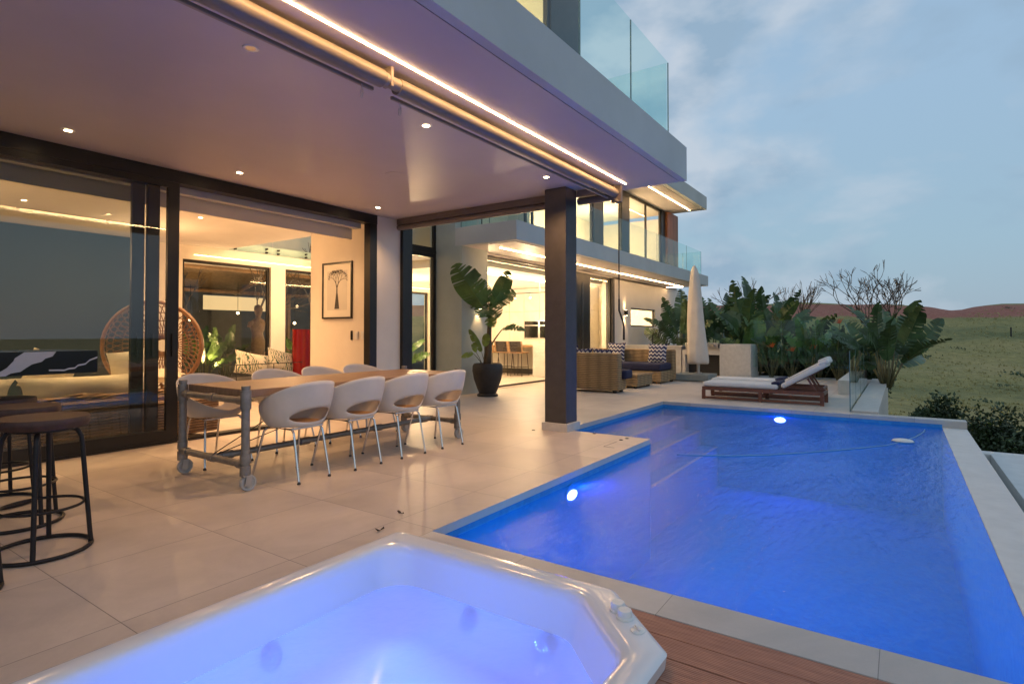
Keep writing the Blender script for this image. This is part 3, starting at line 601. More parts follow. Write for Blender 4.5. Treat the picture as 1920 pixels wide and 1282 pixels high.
# downlights (terrace)
def downlight(x, y, z, lb, group='recessed ceiling spotlights', e=14, ms='bulb', zoff=0, lit=True):
    o = thing('ceiling_spotlight', lb, 'spotlight', (x,y,z), group)
    r_ = MB(); r_.lathe([(.030,-.0025),(.046,-.0045),(.05,-.001),(.05,.0)], (x,y,z), 24, cap=False); r_.build('trim_ring', 'plastic', o, smooth=True)
    d = MB(); d.lathe([(.031,-.003),(.031,-.001)], (x,y,z), 20); d.build('lens', ms if lit else 'steel', o)
    if lit: lamp('SPOT', (x,y,z-.02), e, WARM, spot_size=R(125), spot_blend=.8, shadow_soft_size=.02)
    return o
downlight(1.92,6.10,3.003,'lit recessed spotlight in terrace ceiling above the left sliding pane',e=70)
downlight(3.52,6.12,3.003,'lit recessed spotlight in terrace ceiling in front of the open doorway',e=70)
downlight(3.63,3.39,3.003,'brightest lit recessed spotlight beside the middle of the awning tube',e=95)
downlight(5.62,3.37,3.003,'lit recessed spotlight near the dark column and far end of the awning',e=95)
downlight(5.62,6.18,3.003,'lit recessed spotlight above the white pier at the doorway corner',e=70)
downlight(2.01,3.38,3.003,'unlit recessed spotlight near the awning tube at upper left',lit=False)
o = thing('ceiling_speaker', 'round flush speaker disc in the middle of the terrace ceiling', 'speaker', (4.56,4.73,3.0))
MB().lathe([(.10,-.003),(.112,-.004),(.115,.0)], (4.56,4.73,3.003), 28, cap=False).build('rim', 'soffit', o); MB().lathe([(.10,-.002),(.10,-.001)], (4.56,4.73,3.003), 28).build('grille', 'soffit', o)
# interior downlights
for (x, y, lb) in ((4.55,9.0,'lit spotlight in the living room ceiling near the doorway'),(2.6,9.8,'lit spotlight in the living room ceiling behind the left pane'),(5.2,7.45,'lit spotlight washing the framed picture wall')):
    downlight(x, y, 3.0035, lb, 'living room ceiling spotlights', 330 if y > 7.6 else 70, 'bulbin')
downlight(0.9,8.6,3.0035,'lit spotlight in the living room ceiling above the wicker sofa','living room ceiling spotlights',420,'bulbin')
lamp('SPOT', (5.0,7.5,2.95), 110, WARM, spot_size=R(80), spot_blend=.7, shadow_soft_size=.04, rot=(0,R(38),0))
downlight(1.0,7.14,3.0035,'lit spotlight over the wicker sofa, farther left behind the pane','living room ceiling spotlights',190,'bulbin'); downlight(2.5,7.14,3.0035,'lit spotlight over the wicker sofa, nearer the door frames','living room ceiling spotlights',190,'bulbin')
o = thing('ceiling_speaker', 'round grey speaker disc in the living room ceiling by the doorway', 'speaker', (3.92,8.24,3.0)); MB().lathe([(.12,-.006),(.12,0)], (3.92,8.3,3.003), 24).build('grille', 'fascia', o)
def pt(x, y, z, e_, c=WARM): lamp('POINT', (x,y,z), e_, c, shadow_soft_size=0)  # invisible point fill without a fixture, added to brighten the rooms
for (x, y, z, e_) in ((1.2,9.4,2.3,60),(4.4,10.2,2.3,46),(7.6,11.0,2.2,46),(5.2,8.2,2.5,16)): pt(x, y, z, e_)
pt(9.2,13.8,5.0,160); pt(7.8,10,5.0,160)
for x in (10.8,13.0,15.2): pt(x,8.36,1.9,130,(1,.64,.36))
for x in (11,14): pt(x,10.6,1.7,150,(1,.64,.36))
pt(18.5,8.5,1.6,420,(1,.66,.38)); pt(11.6,11.3,2.0,90)
for x in (10.4,13,16,19): pt(x,9.1,4.6,330,(1,.64,.34))
pt(4.8,5.2,4.8,160,(1,.66,.30)); pt(2.5,5.0,4.8,160,(1,.66,.30))

# ------------------------------------------------------------------ pool lamps and pool things
BLUE = (0, .42, 1)
def poolamp(x, y, z, n, lb, e):
    o = thing('pool_light', lb, 'pool light', (x,y,z), 'underwater pool lights'); n = Vector(n)
    p0 = Vector((x,y,z)); r_ = MB(); r_.tube([p0, p0+n*.012], .095, 28); r_.build('rim', 'pooltile', o, bevel=.003)
    d = MB(); sd_ = Vector((0,0,1)).cross(n); k_ = 28
    V_ = [p0+n*q_+sd_*.082*math.cos(2*PI*i/k_)+Vector((0,0,.042*math.sin(2*PI*i/k_))) for q_ in (.0125,.02) for i in range(k_)]
    d.add(V_, [(i,(i+1) % k_,k_+(i+1) % k_,k_+i) for i in range(k_)]+[tuple(range(k_))[::-1], tuple(range(k_,2*k_))]); d.build('lens', 'poollamp', o)
    lamp('SPOT', tuple(p0+n*.03), e, (.12,.06,1), spot_size=R(165), spot_blend=.5, shadow_soft_size=0, rot=tuple((n+Vector((0,0,-.35))).to_track_quat('-Z','Y').to_euler()))
poolamp(4.36,2.372,-.19,(0,-1,0),'round glowing blue light under water in the left pool wall near the tiles',70)
poolamp(9.844,1.60,-.165,(-1,0,0),'round glowing blue light under water in the far pool wall by the loungers',70)
lamp('AREA', (2.64,1.0,-.75), 30, BLUE, shape='RECTANGLE', size=.8, size_y=2.4, spread=R(170), rot=(0,R(-90),0))  # unseen area fill added at the near wall to brighten the water
lamp('AREA', (7.0,.8,-1.2), 28, BLUE, shape='RECTANGLE', size=4.5, size_y=1.8, rot=(R(180),0,0))  # second blue area fill, facing up, without a fixture
f_ = thing('pool_float', 'white oval skimmer float on the far pool water', 'float', (8.3,0,-.1))
MB().lathe([(.0,-.02),(.085,-.012),(.115,.004),(.10,.020),(.06,.030),(0,.033)], (8.3,0,-.095), 28, cap=False).build('body', 'plastic', f_, smooth=True)
MB().lathe([(.117,-.004),(.121,.004),(.117,.010)], (8.3,0,-.095), 28, cap=False).build('band', 'hose', f_, smooth=True)
pts = []
ctrl = [(6.05,2.0),(6.13,1.80),(6.3,1.5),(6.55,1.2),(6.9,.9),(7.4,.5),(7.9,.16),(8.35,-.02),(8.8,-.14),(9.2,-.22),(9.55,-.25)]
for i in range(len(ctrl)-1):
    for k in range(6):
        t = k/6; pts.append((ctrl[i][0]*(1-t)+ctrl[i+1][0]*t, ctrl[i][1]*(1-t)+ctrl[i+1][1]*t, -.096))
tag(MB().tube(pts, .008, 8).build('floating_hose', 'hose', smooth=True), 'thin pale blue hose floating across the pool to the white float', 'hose')

# ------------------------------------------------------------------ hot tub
T = thing('hot_tub', 'white acrylic hot tub glowing blue, sunk beside the tiles and wooden deck', 'hot tub', (1.4,1.6,0))
def rrect(x0, x1, y0, y1, cx, cyy, rad, n=8):
    """outline, counter-clockwise; corner (x1,y0) is chamfered by cx (in x) and cyy (in y); corners rounded"""
    P_ = [(x0,y0),(x1-cx,y0),(x1,y0+cyy),(x1,y1),(x0,y1)]
    o = []
    for i in range(5):
        p = Vector(P_[i]); a = (Vector(P_[i-1])-p).normalized(); b = (Vector(P_[(i+1) % 5])-p).normalized()
        ang = a.angle(b); d = rad/math.tan(ang/2); c = p+(a+b).normalized()*(rad/math.sin(ang/2))
        s0 = p+a*d; s1 = p+b*d; a0 = math.atan2(s0.y-c.y, s0.x-c.x); a1 = math.atan2(s1.y-c.y, s1.x-c.x)
        da = (a1-a0+PI) % (2*PI)-PI
        for k in range(n+1): t = a0+da*k/n; o.append((c.x+rad*math.cos(t), c.y+rad*math.sin(t)))
    return o
def ring(x0, x1, y0, y1, cx, cyy, rad, z): return [(x, y, z) for x, y in rrect(x0, x1, y0, y1, cx, cyy, rad)]
rings = [ring(.30,2.37,.71,2.42,.35,.36,.05,.0), ring(.30,2.375,.705,2.425,.35,.36,.05,.045), ring(.305,2.365,.715,2.415,.35,.36,.05,.058), ring(.32,2.35,.73,2.40,.34,.35,.05,.0635),
         ring(.36,2.29,.80,2.345,.34,.35,.16,.061), ring(.375,2.268,.82,2.325,.34,.35,.17,.054), ring(.39,2.252,.835,2.312,.34,.35,.17,.036), ring(.40,2.243,.845,2.304,.34,.35,.17,.005),
         ring(.43,2.215,.875,2.28,.34,.35,.17,-.17), ring(.46,2.17,.91,2.24,.34,.34,.17,-.27), ring(.55,2.07,1.0,2.15,.30,.30,.15,-.345), ring(.72,1.86,1.16,1.98,.22,.22,.14,-.37),
         ring(.78,1.78,1.22,1.91,.2,.2,.13,-.41), ring(.83,1.70,1.26,1.84,.18,.18,.12,-.72), ring(.95,1.60,1.36,1.74,.12,.12,.08,-.76)]
m = MB(); nr = len(rings[0]); V_ = [p for r_ in rings for p in r_]
m.add(V_, [(i*nr+j, i*nr+(j+1) % nr, (i+1)*nr+(j+1) % nr, (i+1)*nr+j) for i in range(len(rings)-1) for j in range(nr)]+[tuple((len(rings)-1)*nr+j for j in range(nr))])
m.build('shell', 'acrylic', T, smooth='auto')
m = MB(); m.poly(ring(.428,2.219,.872,2.284,.34,.35,.17,-.14)); m.build('water', 'tubwater', T)
for k, (x, y) in enumerate(((2.195,.975),(2.15,.925))):
    q = MB(); q.lathe([(.034,0),(.034,.008),(.030,.011),(.0285,.030),(.026,.035),(0,.036)], (x,y,.062), 24, cap=False); q.build('control_knob', 'plastic', T, smooth='auto')
q = MB(); q.lathe([(.027,0),(.027,.006),(.022,.009),(.010,.009),(0,.009)], (2.085,.845,.062), 24, cap=False); kn = q.build('control_knob', 'plastic', T, smooth='auto')
q = MB(); q.bar((2.07,.83,.074),(2.10,.86,.074),.008,.009); q.build('pointer', 'plastic', kn, bevel=.002)
M['jetgrey'] = mat('jet_trim', (.55,.57,.62), .2, metal=.2, var=.05)
def jet(p, n):
    p = Vector(p); n = Vector(n).normalized(); j = MB()
    a = n.orthogonal().normalized(); b = n.cross(a)
    for r_, w_, h_ in ((.040,.0045,.006),(.027,.004,.012),(.013,.005,.016)):
        j.tube([p+n*h_+(a*math.cos(t)+b*math.sin(t))*r_ for t in [2*PI*i/24 for i in range(24)]], w_, 6, closed=True)
    j.tube([p+n*.002, p+n*.014], .007, 10)
    return j.build('jet', 'jetgrey', T, smooth='auto')
for p, n in (((1.46,2.25,-.20),(0,-1,.3)),((2.185,1.76,-.20),(-1,0,.3)),((2.165,1.33,-.20),(-1,0,.3)),((.95,2.25,-.20),(0,-1,.3)),((1.5,.94,-.24),(0,1,.3))): jet(p, n)
for p in ((1.1,1.45,-.7),(1.5,1.7,-.7)): jet((p[0],p[1],-.76),(0,0,1))
TB = (.055, .20, 1)
lamp('POINT', (1.25,1.55,-.50), 34.0, TB, shadow_soft_size=0)
lamp('POINT', (1.25,1.55,-.62), 5.0, (.35,.45,1), shadow_soft_size=0)
lamp('POINT', (1.7,1.75,-.30), 6, TB, shadow_soft_size=0); lamp('POINT', (.9,1.75,-.30), 6, TB, shadow_soft_size=0)

# ------------------------------------------------------------------ dining table and chairs
D = thing('dining_table', 'long wooden dining table on galvanised pipe frame with castors', 'table', (3.75,4.6,0))
t_ = MB(); t_.box(2.47,5.02,4.16,5.06,.705,.765); t_.build('tabletop', 'tabletop', D, bevel=.004)
for (x, y) in ((2.44,4.13),(2.44,5.09),(5.03,4.20),(5.03,5.05)):
    l = MB(); l.cyl((x,y,.13),(x,y,.79),.031,16); l.cyl((x,y,.78),(x,y,.80),.033,16)
    for z in (.16,.25,.66,.73): l.cyl((x,y,z-.035),(x,y,z+.035),.040,16)
    lg = l.build('leg', 'pipe', D, smooth='auto')
    c = MB(); c.box(x-.03,x+.03,y-.03,y+.03,.115,.13); c.obox((x+.012,y-.026,.085),(.022,0,-.01),(0,.003,0),(.008,0,.045)); c.obox((x+.012,y+.026,.085),(.022,0,-.01),(0,.003,0),(.008,0,.045)); ca = c.build('castor', 'steel', lg)
for (x, y) in ((2.44,4.13),(2.44,5.09),(5.03,4.20),(5.03,5.05)):
    c = MB(); cx_ = x+.022
    pr = [(0,-.017),(.024,-.017),(.026,-.012),(.044,-.011),(.046,-.017),(.060,-.017),(.063,-.008),(.063,.008),(.060,.017),(.046,.017),(.044,.011),(.026,.012),(.024,.017),(0,.017)]
    n = 24; V_ = [(cx_+r_*math.cos(2*PI*j/n), y+z, .0635+r_*math.sin(2*PI*j/n)) for r_, z in pr for j in range(n)]
    c.add(V_, [(i*n+j, i*n+(j+1) % n, (i+1)*n+(j+1) % n, (i+1)*n+j) for i in range(len(pr)-1) for j in range(n)]); c.build('wheel', 'rubber', D, smooth='auto')
for x, ya, yb in ((2.44,4.13,5.09),(5.03,4.20,5.05)):
    for z in (.685,.20):
        t_ = MB(); t_.cyl((x,ya,z),(x,yb,z),.027,14)
        for y in (ya+.06,(ya+yb)/2,yb-.06): t_.cyl((x,y-.035,z),(x,y+.035,z),.034,14)
        t_.build('end_rail', 'pipe', D, smooth='auto')
t_ = MB(); t_.cyl((2.44,4.61,.20),(5.03,4.61,.20),.027,14)
for x in (2.56,3.3,4.2,4.9): t_.cyl((x-.05,4.61,.20),(x+.05,4.61,.20),.035,14)
t_.build('stretcher', 'pipe', D, smooth='auto')
t_ = MB(); t_.tube([(2.46,4.63,.22),(3.7,4.9,.69)], .004, 6); t_.tube([(2.46,4.59,.22),(3.9,4.3,.66)], .004, 6); t_.tube([(2.46,5.05,.66),(2.9,5.0,.60),(3.6,4.9,.64)], .004, 6); t_.build('tension_wire', 'ironblack', D)

def make_chair():
    o = thing('dining_chair', 'x', 'chair', (0,0,0), 'white tub chairs round the dining table', local=True)
    # back faces -Y: the sitter looks to +Y
    nt_, ns = 72, 26
    s0, a_s, a_t = .60, .105, R(50)
    def pt(th, s_):
        # th=0 at the back (-Y)
        back = .5+.5*math.cos(th)
        back = back**.75
        H_ = .055+.315*back                                   # rim height above pan
        if s_ < .42:
            r_ = s_/.42; rx = .215*r_; ry = .205*r_; z = .435+.012*r_*r_; off = 0
        else:
            k = (s_-.42)/.58; flare = math.sin(min(1, k*1.0)*PI/2)
            rx = .215+(.085*flare+.0*k); ry = .205+(.07*flare)*back+.05*(1-back)*flare
            z = .447+H_*(k**1.25); off = -.03*k*back
        return Vector((rx*math.sin(th), -ry*math.cos(th)+off, z))
    def inside(th, s_): return ((th/a_t)**2+((s_-s0)/a_s)**2)
    grid = [[(2*PI*i/nt_-PI, j/ns) for j in range(ns+1)] for i in range(nt_)]
    keep = {}
    for i in range(nt_):
        for j in range(ns):
            c = [grid[i][j], grid[(i+1) % nt_][j], grid[i][j+1], grid[(i+1) % nt_][j+1]]
            cth = 2*PI*(i+.5)/nt_-PI; cs = (j+.5)/ns
            keep[(i,j)] = inside(cth, cs) > 1
    P_ = [[None]*(ns+1) for _ in range(nt_)]
    for i in range(nt_):
        for j in range(ns+1):
            th, s_ = grid[i][j]
            ks = [keep.get(((i-a) % nt_, j-b), True) for a in (0,1) for b in (0,1) if 0 <= j-b < ns]
            if any(ks) and not all(ks):
                q = math.sqrt(inside(th, s_))
                if q > 1e-6: th /= q; s_ = s0+(s_-s0)/q
            P_[i][j] = pt(th, s_)
    V_ = [P_[i][j] for i in range(nt_) for j in range(ns+1)]
    F_ = [(i*(ns+1)+j, i*(ns+1)+j+1, ((i+1) % nt_)*(ns+1)+j+1, ((i+1) % nt_)*(ns+1)+j) for (i, j), k in keep.items() if k and j > 0]
    F_ += [(i*(ns+1), i*(ns+1)+1, ((i+1) % nt_)*(ns+1)+1) for i in range(nt_)]
    sh = MB().add(V_, F_).build('shell', 'shell', o, smooth=True, solid=.010)
    pad = MB(); V2 = [(x*.99, y*.99, z+.012) for x, y, z in [pt(2*PI*i/40, .42*j/6) for j in range(7) for i in range(40)]]
    pad.add(V2, [(j*40+i, j*40+(i+1) % 40, (j+1)*40+(i+1) % 40, (j+1)*40+i) for j in range(6) for i in range(40)]).build('seat_pad', SEATPAD, o, smooth=True)
    fr_ = MB(); zt = .425
    fr_.tube([(-.15,-.14,zt),(.15,-.14,zt),(.17,.15,zt),(-.17,.15,zt)], .009, 8, closed=True); fr_.build('seat_frame', 'chrome', o, smooth='auto')
    for sx in (-1, 1):
        for (xt, yt, xb, yb) in ((.14,-.13,.155,-.235),(.16,.14,.225,.255)):
            l = MB(); l.tube([(sx*(xt-.03),yt*.8,zt),(sx*xt,yt,zt-.002),(sx*(xt+(xb-xt)*.25),yt+(yb-yt)*.25,zt-.03),(sx*(xt+(xb-xt)*.4),yt+(yb-yt)*.4,zt-.10),(sx*xb,yb,.014)], .0095, 10)
            lg = l.build('leg', 'chrome', o, smooth='auto'); MB().lathe([(.014,0),(.014,.008),(.009,.018),(.009,.022)], (sx*xb,yb,.0), 12).build('foot_glide', 'rubberdark', lg, smooth='auto')
    return o
M['seatpad'] = mat('tan_seat_pad', (.50,.30,.15), .5, var=.05); SEATPAD = 'seatpad'
c0 = make_chair()
near = [((2.93,4.21),4,'white tub chair at the camera side of the table, nearest the hot tub'),((3.50,4.20),2,'second white tub chair along the near side of the table'),
        ((4.08,4.19),-2,'third white tub chair along the near side of the table'),((4.66,4.18),-3,'last white tub chair on the near side, at the table end by the pool')]
far = [((2.83,5.32),182,'white tub chair across the table beside the pipe leg, nearest the rattan sofa'),((3.62,5.42),178,'second white tub chair across the table, below the palm cushions'),
       ((4.22,5.42),184,'third white tub chair across the table, below the red cabinet'),((4.78,5.40),176,'last white tub chair across the table, below the light switches')]
for i, ((x, y), a, lb) in enumerate(near+far):
    o = c0 if i == 0 else copy_tree(c0)
    o.location = (x, y, 0); o.rotation_euler.z = R(a); o['label'] = lb

# ------------------------------------------------------------------ bar stools and counter
def make_stool():
    o = thing('bar_stool', 'x', 'stool', (0,0,0), 'round industrial stools by the bar', local=True)
    rnd = random.Random(3); n = 48
    pr = [(0,.682),(.18,.682),(.206,.686),(.214,.705),(.214,.732),(.209,.740),(0,.742)]
    V_ = [(r_*(1+.018*math.sin(3*t+1)+.012*math.sin(7*t))*math.cos(t), r_*(1+.018*math.sin(3*t+1)+.012*math.sin(7*t))*math.sin(t), z) for r_, z in pr for t in [2*PI*j/n for j in range(n)]]
    MB().add(V_, [(i*n+j, i*n+(j+1) % n, (i+1)*n+(j+1) % n, (i+1)*n+j) for i in range(len(pr)-1) for j in range(n)]).build('seat', 'stoolwood', o, smooth='auto')
    MB().lathe([(0,.668),(.15,.668),(.15,.681),(0,.681)], (0,0,0), 24, cap=False).build('seat_plate', 'ironblack', o)
    for k in range(4):
        a = PI/4+k*PI/2+.35; ca, sa = math.cos(a), math.sin(a)
        pts = [(.06*ca,.06*sa,.675),(.12*ca,.12*sa,.672),(.155*ca,.155*sa,.655),(.172*ca,.172*sa,.62),(.178*ca,.178*sa,.56),(.20*ca,.20*sa,.28),(.222*ca,.222*sa,.012)]
        MB().tube(pts, .0125, 10).build('leg', 'ironblack', o, smooth='auto')
    MB().tube([(.188*math.cos(t),.188*math.sin(t),.25) for t in [2*PI*j/40 for j in range(40)]], .008, 8, closed=True).build('footrest_ring', 'ironblack', o, smooth=True)
    MB().tube([(.225*math.cos(t),.225*math.sin(t),.012) for t in [2*PI*j/40 for j in range(40)]], .0115, 8, closed=True).build('base_ring', 'ironblack', o, smooth=True)
    return o
s0_ = make_stool()
for i, (x, y, a, lb) in enumerate(((1.14,3.93,0,'foremost round wooden stool on black iron legs, fully in view at left'),(1.22,4.62,40,'round wooden stool directly behind the foremost stool'),(1.27,5.28,80,'third round stool back, its seat just under the bar top'),(.66,3.60,10,'round stool cut off by the left edge in front of the others'))):
    o = s0_ if i == 0 else copy_tree(s0_); o.location = (x, y, 0); o.rotation_euler.z = R(a); o['label'] = lb
M['veinwhite'] = mat('vein_white', (.62,.58,.62), .15, var=.06)
BC = thing('bar_counter', 'black marble bar top with white veins above the stools', 'bar counter', (.8,5.4,0))
MB().box(-2.0,1.80,5.07,5.72,.905,1.07).build('counter_top', 'blackmarble', BC); vn = MB(); vn.poly([(x,5.068,z) for x, z in ((1.1,.92),(1.232,.939),(1.265,.962),(1.301,1.008),(1.307,1.027),(1.359,1.068),(1.541,1.068),(1.52,1.034),(1.479,1.02),(1.458,.998),(1.404,.982),(1.369,.957),(1.34,.933),(1.288,.924),(1.26,.907),(1.12,.907))])
vn.build('white_vein', 'veinwhite', BC); vn = MB()
zz = [(1.50,.934),(1.543,.933),(1.591,.93),(1.62,.941),(1.656,.943),(1.675,.962),(1.722,.971),(1.749,.998),(1.798,1.018)]
for (xa,za),(xb,zb_) in zip(zz,zz[1:]): vn.poly([(xa,5.068,za-.005),(xb,5.068,zb_-.005),(xb,5.068,zb_+.006),(xa,5.068,za+.006)])
vn.build('white_vein', 'veinwhite', BC); MB().box(-2.0,-.6,5.3,5.6,0,.904).build('support', 'black', BC)

# fallen leaves etc.
def scrap(x, y, s_, lb):
    r_ = random.Random(int(x*100)); c = MB()
    for k in range(3):
        a = r_.random()*6; c.poly([(x,y,.004),(x+s_*math.cos(a),y+s_*math.sin(a),.012),(x+s_*1.2*math.cos(a+.5),y+s_*1.2*math.sin(a+.5),.02),(x+s_*.7*math.cos(a+1),y+s_*.7*math.sin(a+1),.006)])
    tag(c.build('fallen_leaf', 'sand', solid=.002), lb, 'leaf', 'dead leaves on the tiles')
scrap(2.73,2.76,.028,'curled dark dead leaf on the tiles nearer the table'); scrap(2.42,2.63,.026,'small ring-shaped dead leaf on the tiles nearer the hot tub')
for x, y, lb in ((5.99,3.78,'dark floor cap left of the column plinth'),(6.2,3.05,'dark floor cap right of the column plinth'),(6.0,2.62,'first of two dark caps on the platform by the pool'),(6.12,2.60,'second of two dark caps on the platform by the pool')):
    tag(MB().lathe([(.022,0),(.022,.004),(.014,.008),(0,.008)], (x,y,.001), 14, cap=False).build('floor_stud', 'black'), lb, 'floor stud', 'small caps set in the tiles')
HT = MB(); HT.box(5.55,5.9,2.62,2.624,.0005,.002); HT.box(5.55,5.554,2.5,2.62,.0005,.002); tag(HT.build('floor_hatch', 'kick'), 'thin outline of an access hatch in the platform tiles', 'hatch')

# ------------------------------------------------------------------ living room things
S = thing('wicker_sofa', 'long brown wicker sofa with cream cushions behind the left glass', 'sofa', (1.6,7.3,0))
sb = MB(); sb.box(-.6,3.55,6.98,7.14,.02,.50); sb.box(3.40,3.55,7.142,7.9,.02,.42); sb.box(-.58,3.398,7.142,7.88,.08,.28); sb.build('base', 'rattan', S, bevel=.03)
for k in range(5): 
    y = 7.06; tt = MB(); tt.tube([(-.6+.1*i, y+.025*math.sin(i*1.1+k*1.3), .50+.018*math.cos(i*1.1+k*1.3)+.010*k) for i in range(42)], .020, 7); tt.build('woven_rim', 'rattan', S, smooth=True)
sc_ = MB()
for k in range(3): sc_.pillow((-.1+k*1.33,7.32,.58),(1,0,0),(0,0,1),(0,1,0),1.34,.34,.24)
sc_.build('back_cushion', 'cream', S, smooth=True); MB().box(-.5,3.38,7.30,7.87,.285,.40).build('seat_cushion', 'cream', S, bevel=.04)
for i, (x, y, z, r_, lb) in enumerate(((.9,7.45,.80,12,'cream scatter cushion leaning at the far left of the sofa'),(2.25,7.55,.78,-20,'small cream scatter cushion in the middle of the sofa'),(3.0,7.5,.80,8,'large cream scatter cushion on the sofa next to the door frames'))):
    u = Vector((math.cos(R(r_)),0,math.sin(R(r_)))); v = Vector((-math.sin(R(r_)),0,math.cos(R(r_))))
    p = MB().pillow((x,y,z),u,v,(0,1,.2),.46,.42,.16); tag(p.build('scatter_cushion', 'cream', smooth=True), lb, 'cushion', 'cream scatter cushions')
# rattan basket block beside sofa seen under the table
bk = MB(); bk.box(3.0,3.72,6.86,6.965,.03,.44); bo = bk.build('rattan_screen', 'rattan', bevel=.03); tag(bo, 'woven rattan basket end standing behind the pipe table leg', 'basket')
EG = thing('rattan_egg_chair', 'hooded cane egg chair with open lattice weave behind the door post', 'egg chair', (3.55,8.3,0))
cx_, cy_, cz_ = 3.60, 8.3, 1.03
eg = MB(); rim = MB()
def eggp(t, p_): # t angle around opening axis (axis = -Y toward the camera side turned right), p_ 0 = back pole, 1 = rim
    rr = .60*math.sin(p_*PI*.56); yy = .42*math.cos(p_*PI*.56)
    x = rr*math.cos(t)*.98; z = rr*math.sin(t)*1.0
    a = R(-38); X = x*math.cos(a)-yy*math.sin(a)*-1*-1; Y = x*math.sin(a)+yy*math.cos(a)
    return Vector((cx_+X, cy_+Y, cz_+z))
for k in range(46):
    t = 2*PI*k/46; eg.tube([eggp(t+.5*p/10, .08+.92*p/10) for p in range(11)], .006, 5); eg.tube([eggp(t-.5*p/10, .08+.92*p/10) for p in range(11)], .006, 5)
for p_ in (.2,.35,.5,.65,.78,.9): eg.tube([eggp(2*PI*k/36, p_) for k in range(36)], .006, 5, closed=True)
eg.build('lattice', 'cane', EG, smooth=True)
for d in (0,.05,.1): rim.tube([eggp(2*PI*k/40, 1.0-d*.6)*1.0 for k in range(40)], .022, 7, closed=True)
rim.build('rim', 'cane', EG, smooth=True)
MB().pillow((cx_-.02,cy_-.02,cz_-.40),(1,-.6,0),(.6,1,0),(0,0,1),.72,.6,.18).build('seat_cushion', 'cream', EG, smooth=True)
st_ = MB(); st_.tube([(cx_+.42*math.cos(t),cy_+.42*math.sin(t),.03) for t in [2*PI*i/28 for i in range(28)]], .02, 6, closed=True)
for k in range(4): a = PI/4+k*PI/2; st_.tube([(cx_+.4*math.cos(a),cy_+.4*math.sin(a),.03),(cx_+.25*math.cos(a),cy_+.25*math.sin(a),.5)], .018, 6)
st_.build('stand', 'cane', EG, smooth=True)
WC = thing('wire_lounge_chair', 'low black wire-frame chair holding palm-print cushions', 'chair', (6.0,9.7,0))
wf = MB()
for x in (5.35,6.05,6.75):
    wf.tube([(x,9.35,.02),(x,9.35,.66),(x,10.2,.66)], .008, 6)
for z in (.3,.66): wf.tube([(5.35,9.35,z),(6.75,9.35,z)], .008, 6)
wf.build('frame', 'ironblack', WC); MB().box(5.38,6.72,9.4,10.1,.28,.4).build('seat', 'leather', WC, bevel=.03)
for (x, y, z, w_, r_, lb) in ((5.72,9.5,.66,.66,-12,'larger palm-print cushion at left on the wire chair'),(6.36,9.6,.68,.60,-14,'smaller palm-print cushion at right beside the red cabinet')):
    u = Vector((math.cos(R(r_)),0,math.sin(R(r_)))); v = Vector((-math.sin(R(r_)),.25,math.cos(R(r_))))
    tag(MB().pillow((x,y,z),u,v,(0,1,-.25),w_,.42,.2).build('palm_cushion', 'palmfab', smooth=True), lb, 'cushion', 'palm print cushions')
RC = thing('red_cabinet', 'tall glossy dark red cabinet with rounded edge beside the picture wall', 'cabinet', (6.73,9.5,0))
r_ = MB(); r_.tube([(6.75,9.5,0),(6.75,9.5,1.26)], .19, 28); r_.build('body', 'red', RC, smooth='auto'); MB().tube([(6.75,9.5,1.262),(6.75,9.5,1.28)], .195, 28).build('top', 'red', RC, smooth='auto'); MB().box(6.93,7.05,9.4,9.6,0,1.25).build('side_panel', 'column', RC)
# picture on the pier wall (X = 6.05 plane)
P = thing('framed_picture', 'tall framed print of a leafy tree on the cream wall', 'picture', (6.04,7.58,1.9))
f = MB(); X0 = 6.02
for a, b, c_, d in ((7.22,7.245,1.44,2.36),(7.935,7.96,1.44,2.36)): f.box(X0,6.048,a,b,c_,d)
f.box(X0,6.048,7.245,7.935,1.44,1.465); f.box(X0,6.048,7.245,7.935,2.335,2.36); f.build('frame', 'black', P)
MB().box(6.035,6.047,7.246,7.934,1.466,2.334).build('mount', 'paper', P)
pr_ = MB(); pr_.box(6.0325,6.0345,7.34,7.84,1.58,2.22); pr_.build('print', mat('grey_print_paper', (.60,.57,.50), .8, var=.02), P)
ik = MB(); rg = random.Random(5)
def br(p, a, L, w_, d):
    q = (p[0]+L*math.sin(a), p[1]+L*math.cos(a)); sx, sz = math.cos(a)*w_/2, -math.sin(a)*w_/2
    ik.poly([(6.031,p[0]-sx,p[1]-sz),(6.031,p[0]+sx,p[1]+sz),(6.031,q[0]+sx*.7,q[1]+sz*.7),(6.031,q[0]-sx*.7,q[1]-sz*.7)])
    if d == 0:
        for k in range(6): 
            t = rg.random()*6.28; rr = .017; ik.poly([(6.0305,q[0],q[1]),(6.0305,q[0]+rr*math.cos(t),q[1]+rr*math.sin(t)),(6.0305,q[0]+rr*math.cos(t+.5),q[1]+rr*math.sin(t+.5))])
        return
    for k in range(2 if d > 1 else 3): br(q, a+(k-.5)*(.62+.35*rg.random()), L*(.78+.1*rg.random()), w_*.62, d-1)
ik.poly([(6.031,7.53,1.60),(6.031,7.65,1.60),(6.031,7.61,1.85),(6.031,7.57,1.85)]); br((7.59,1.84), 0, .10, .035, 5)
ik.build('drawing', 'ink', P)
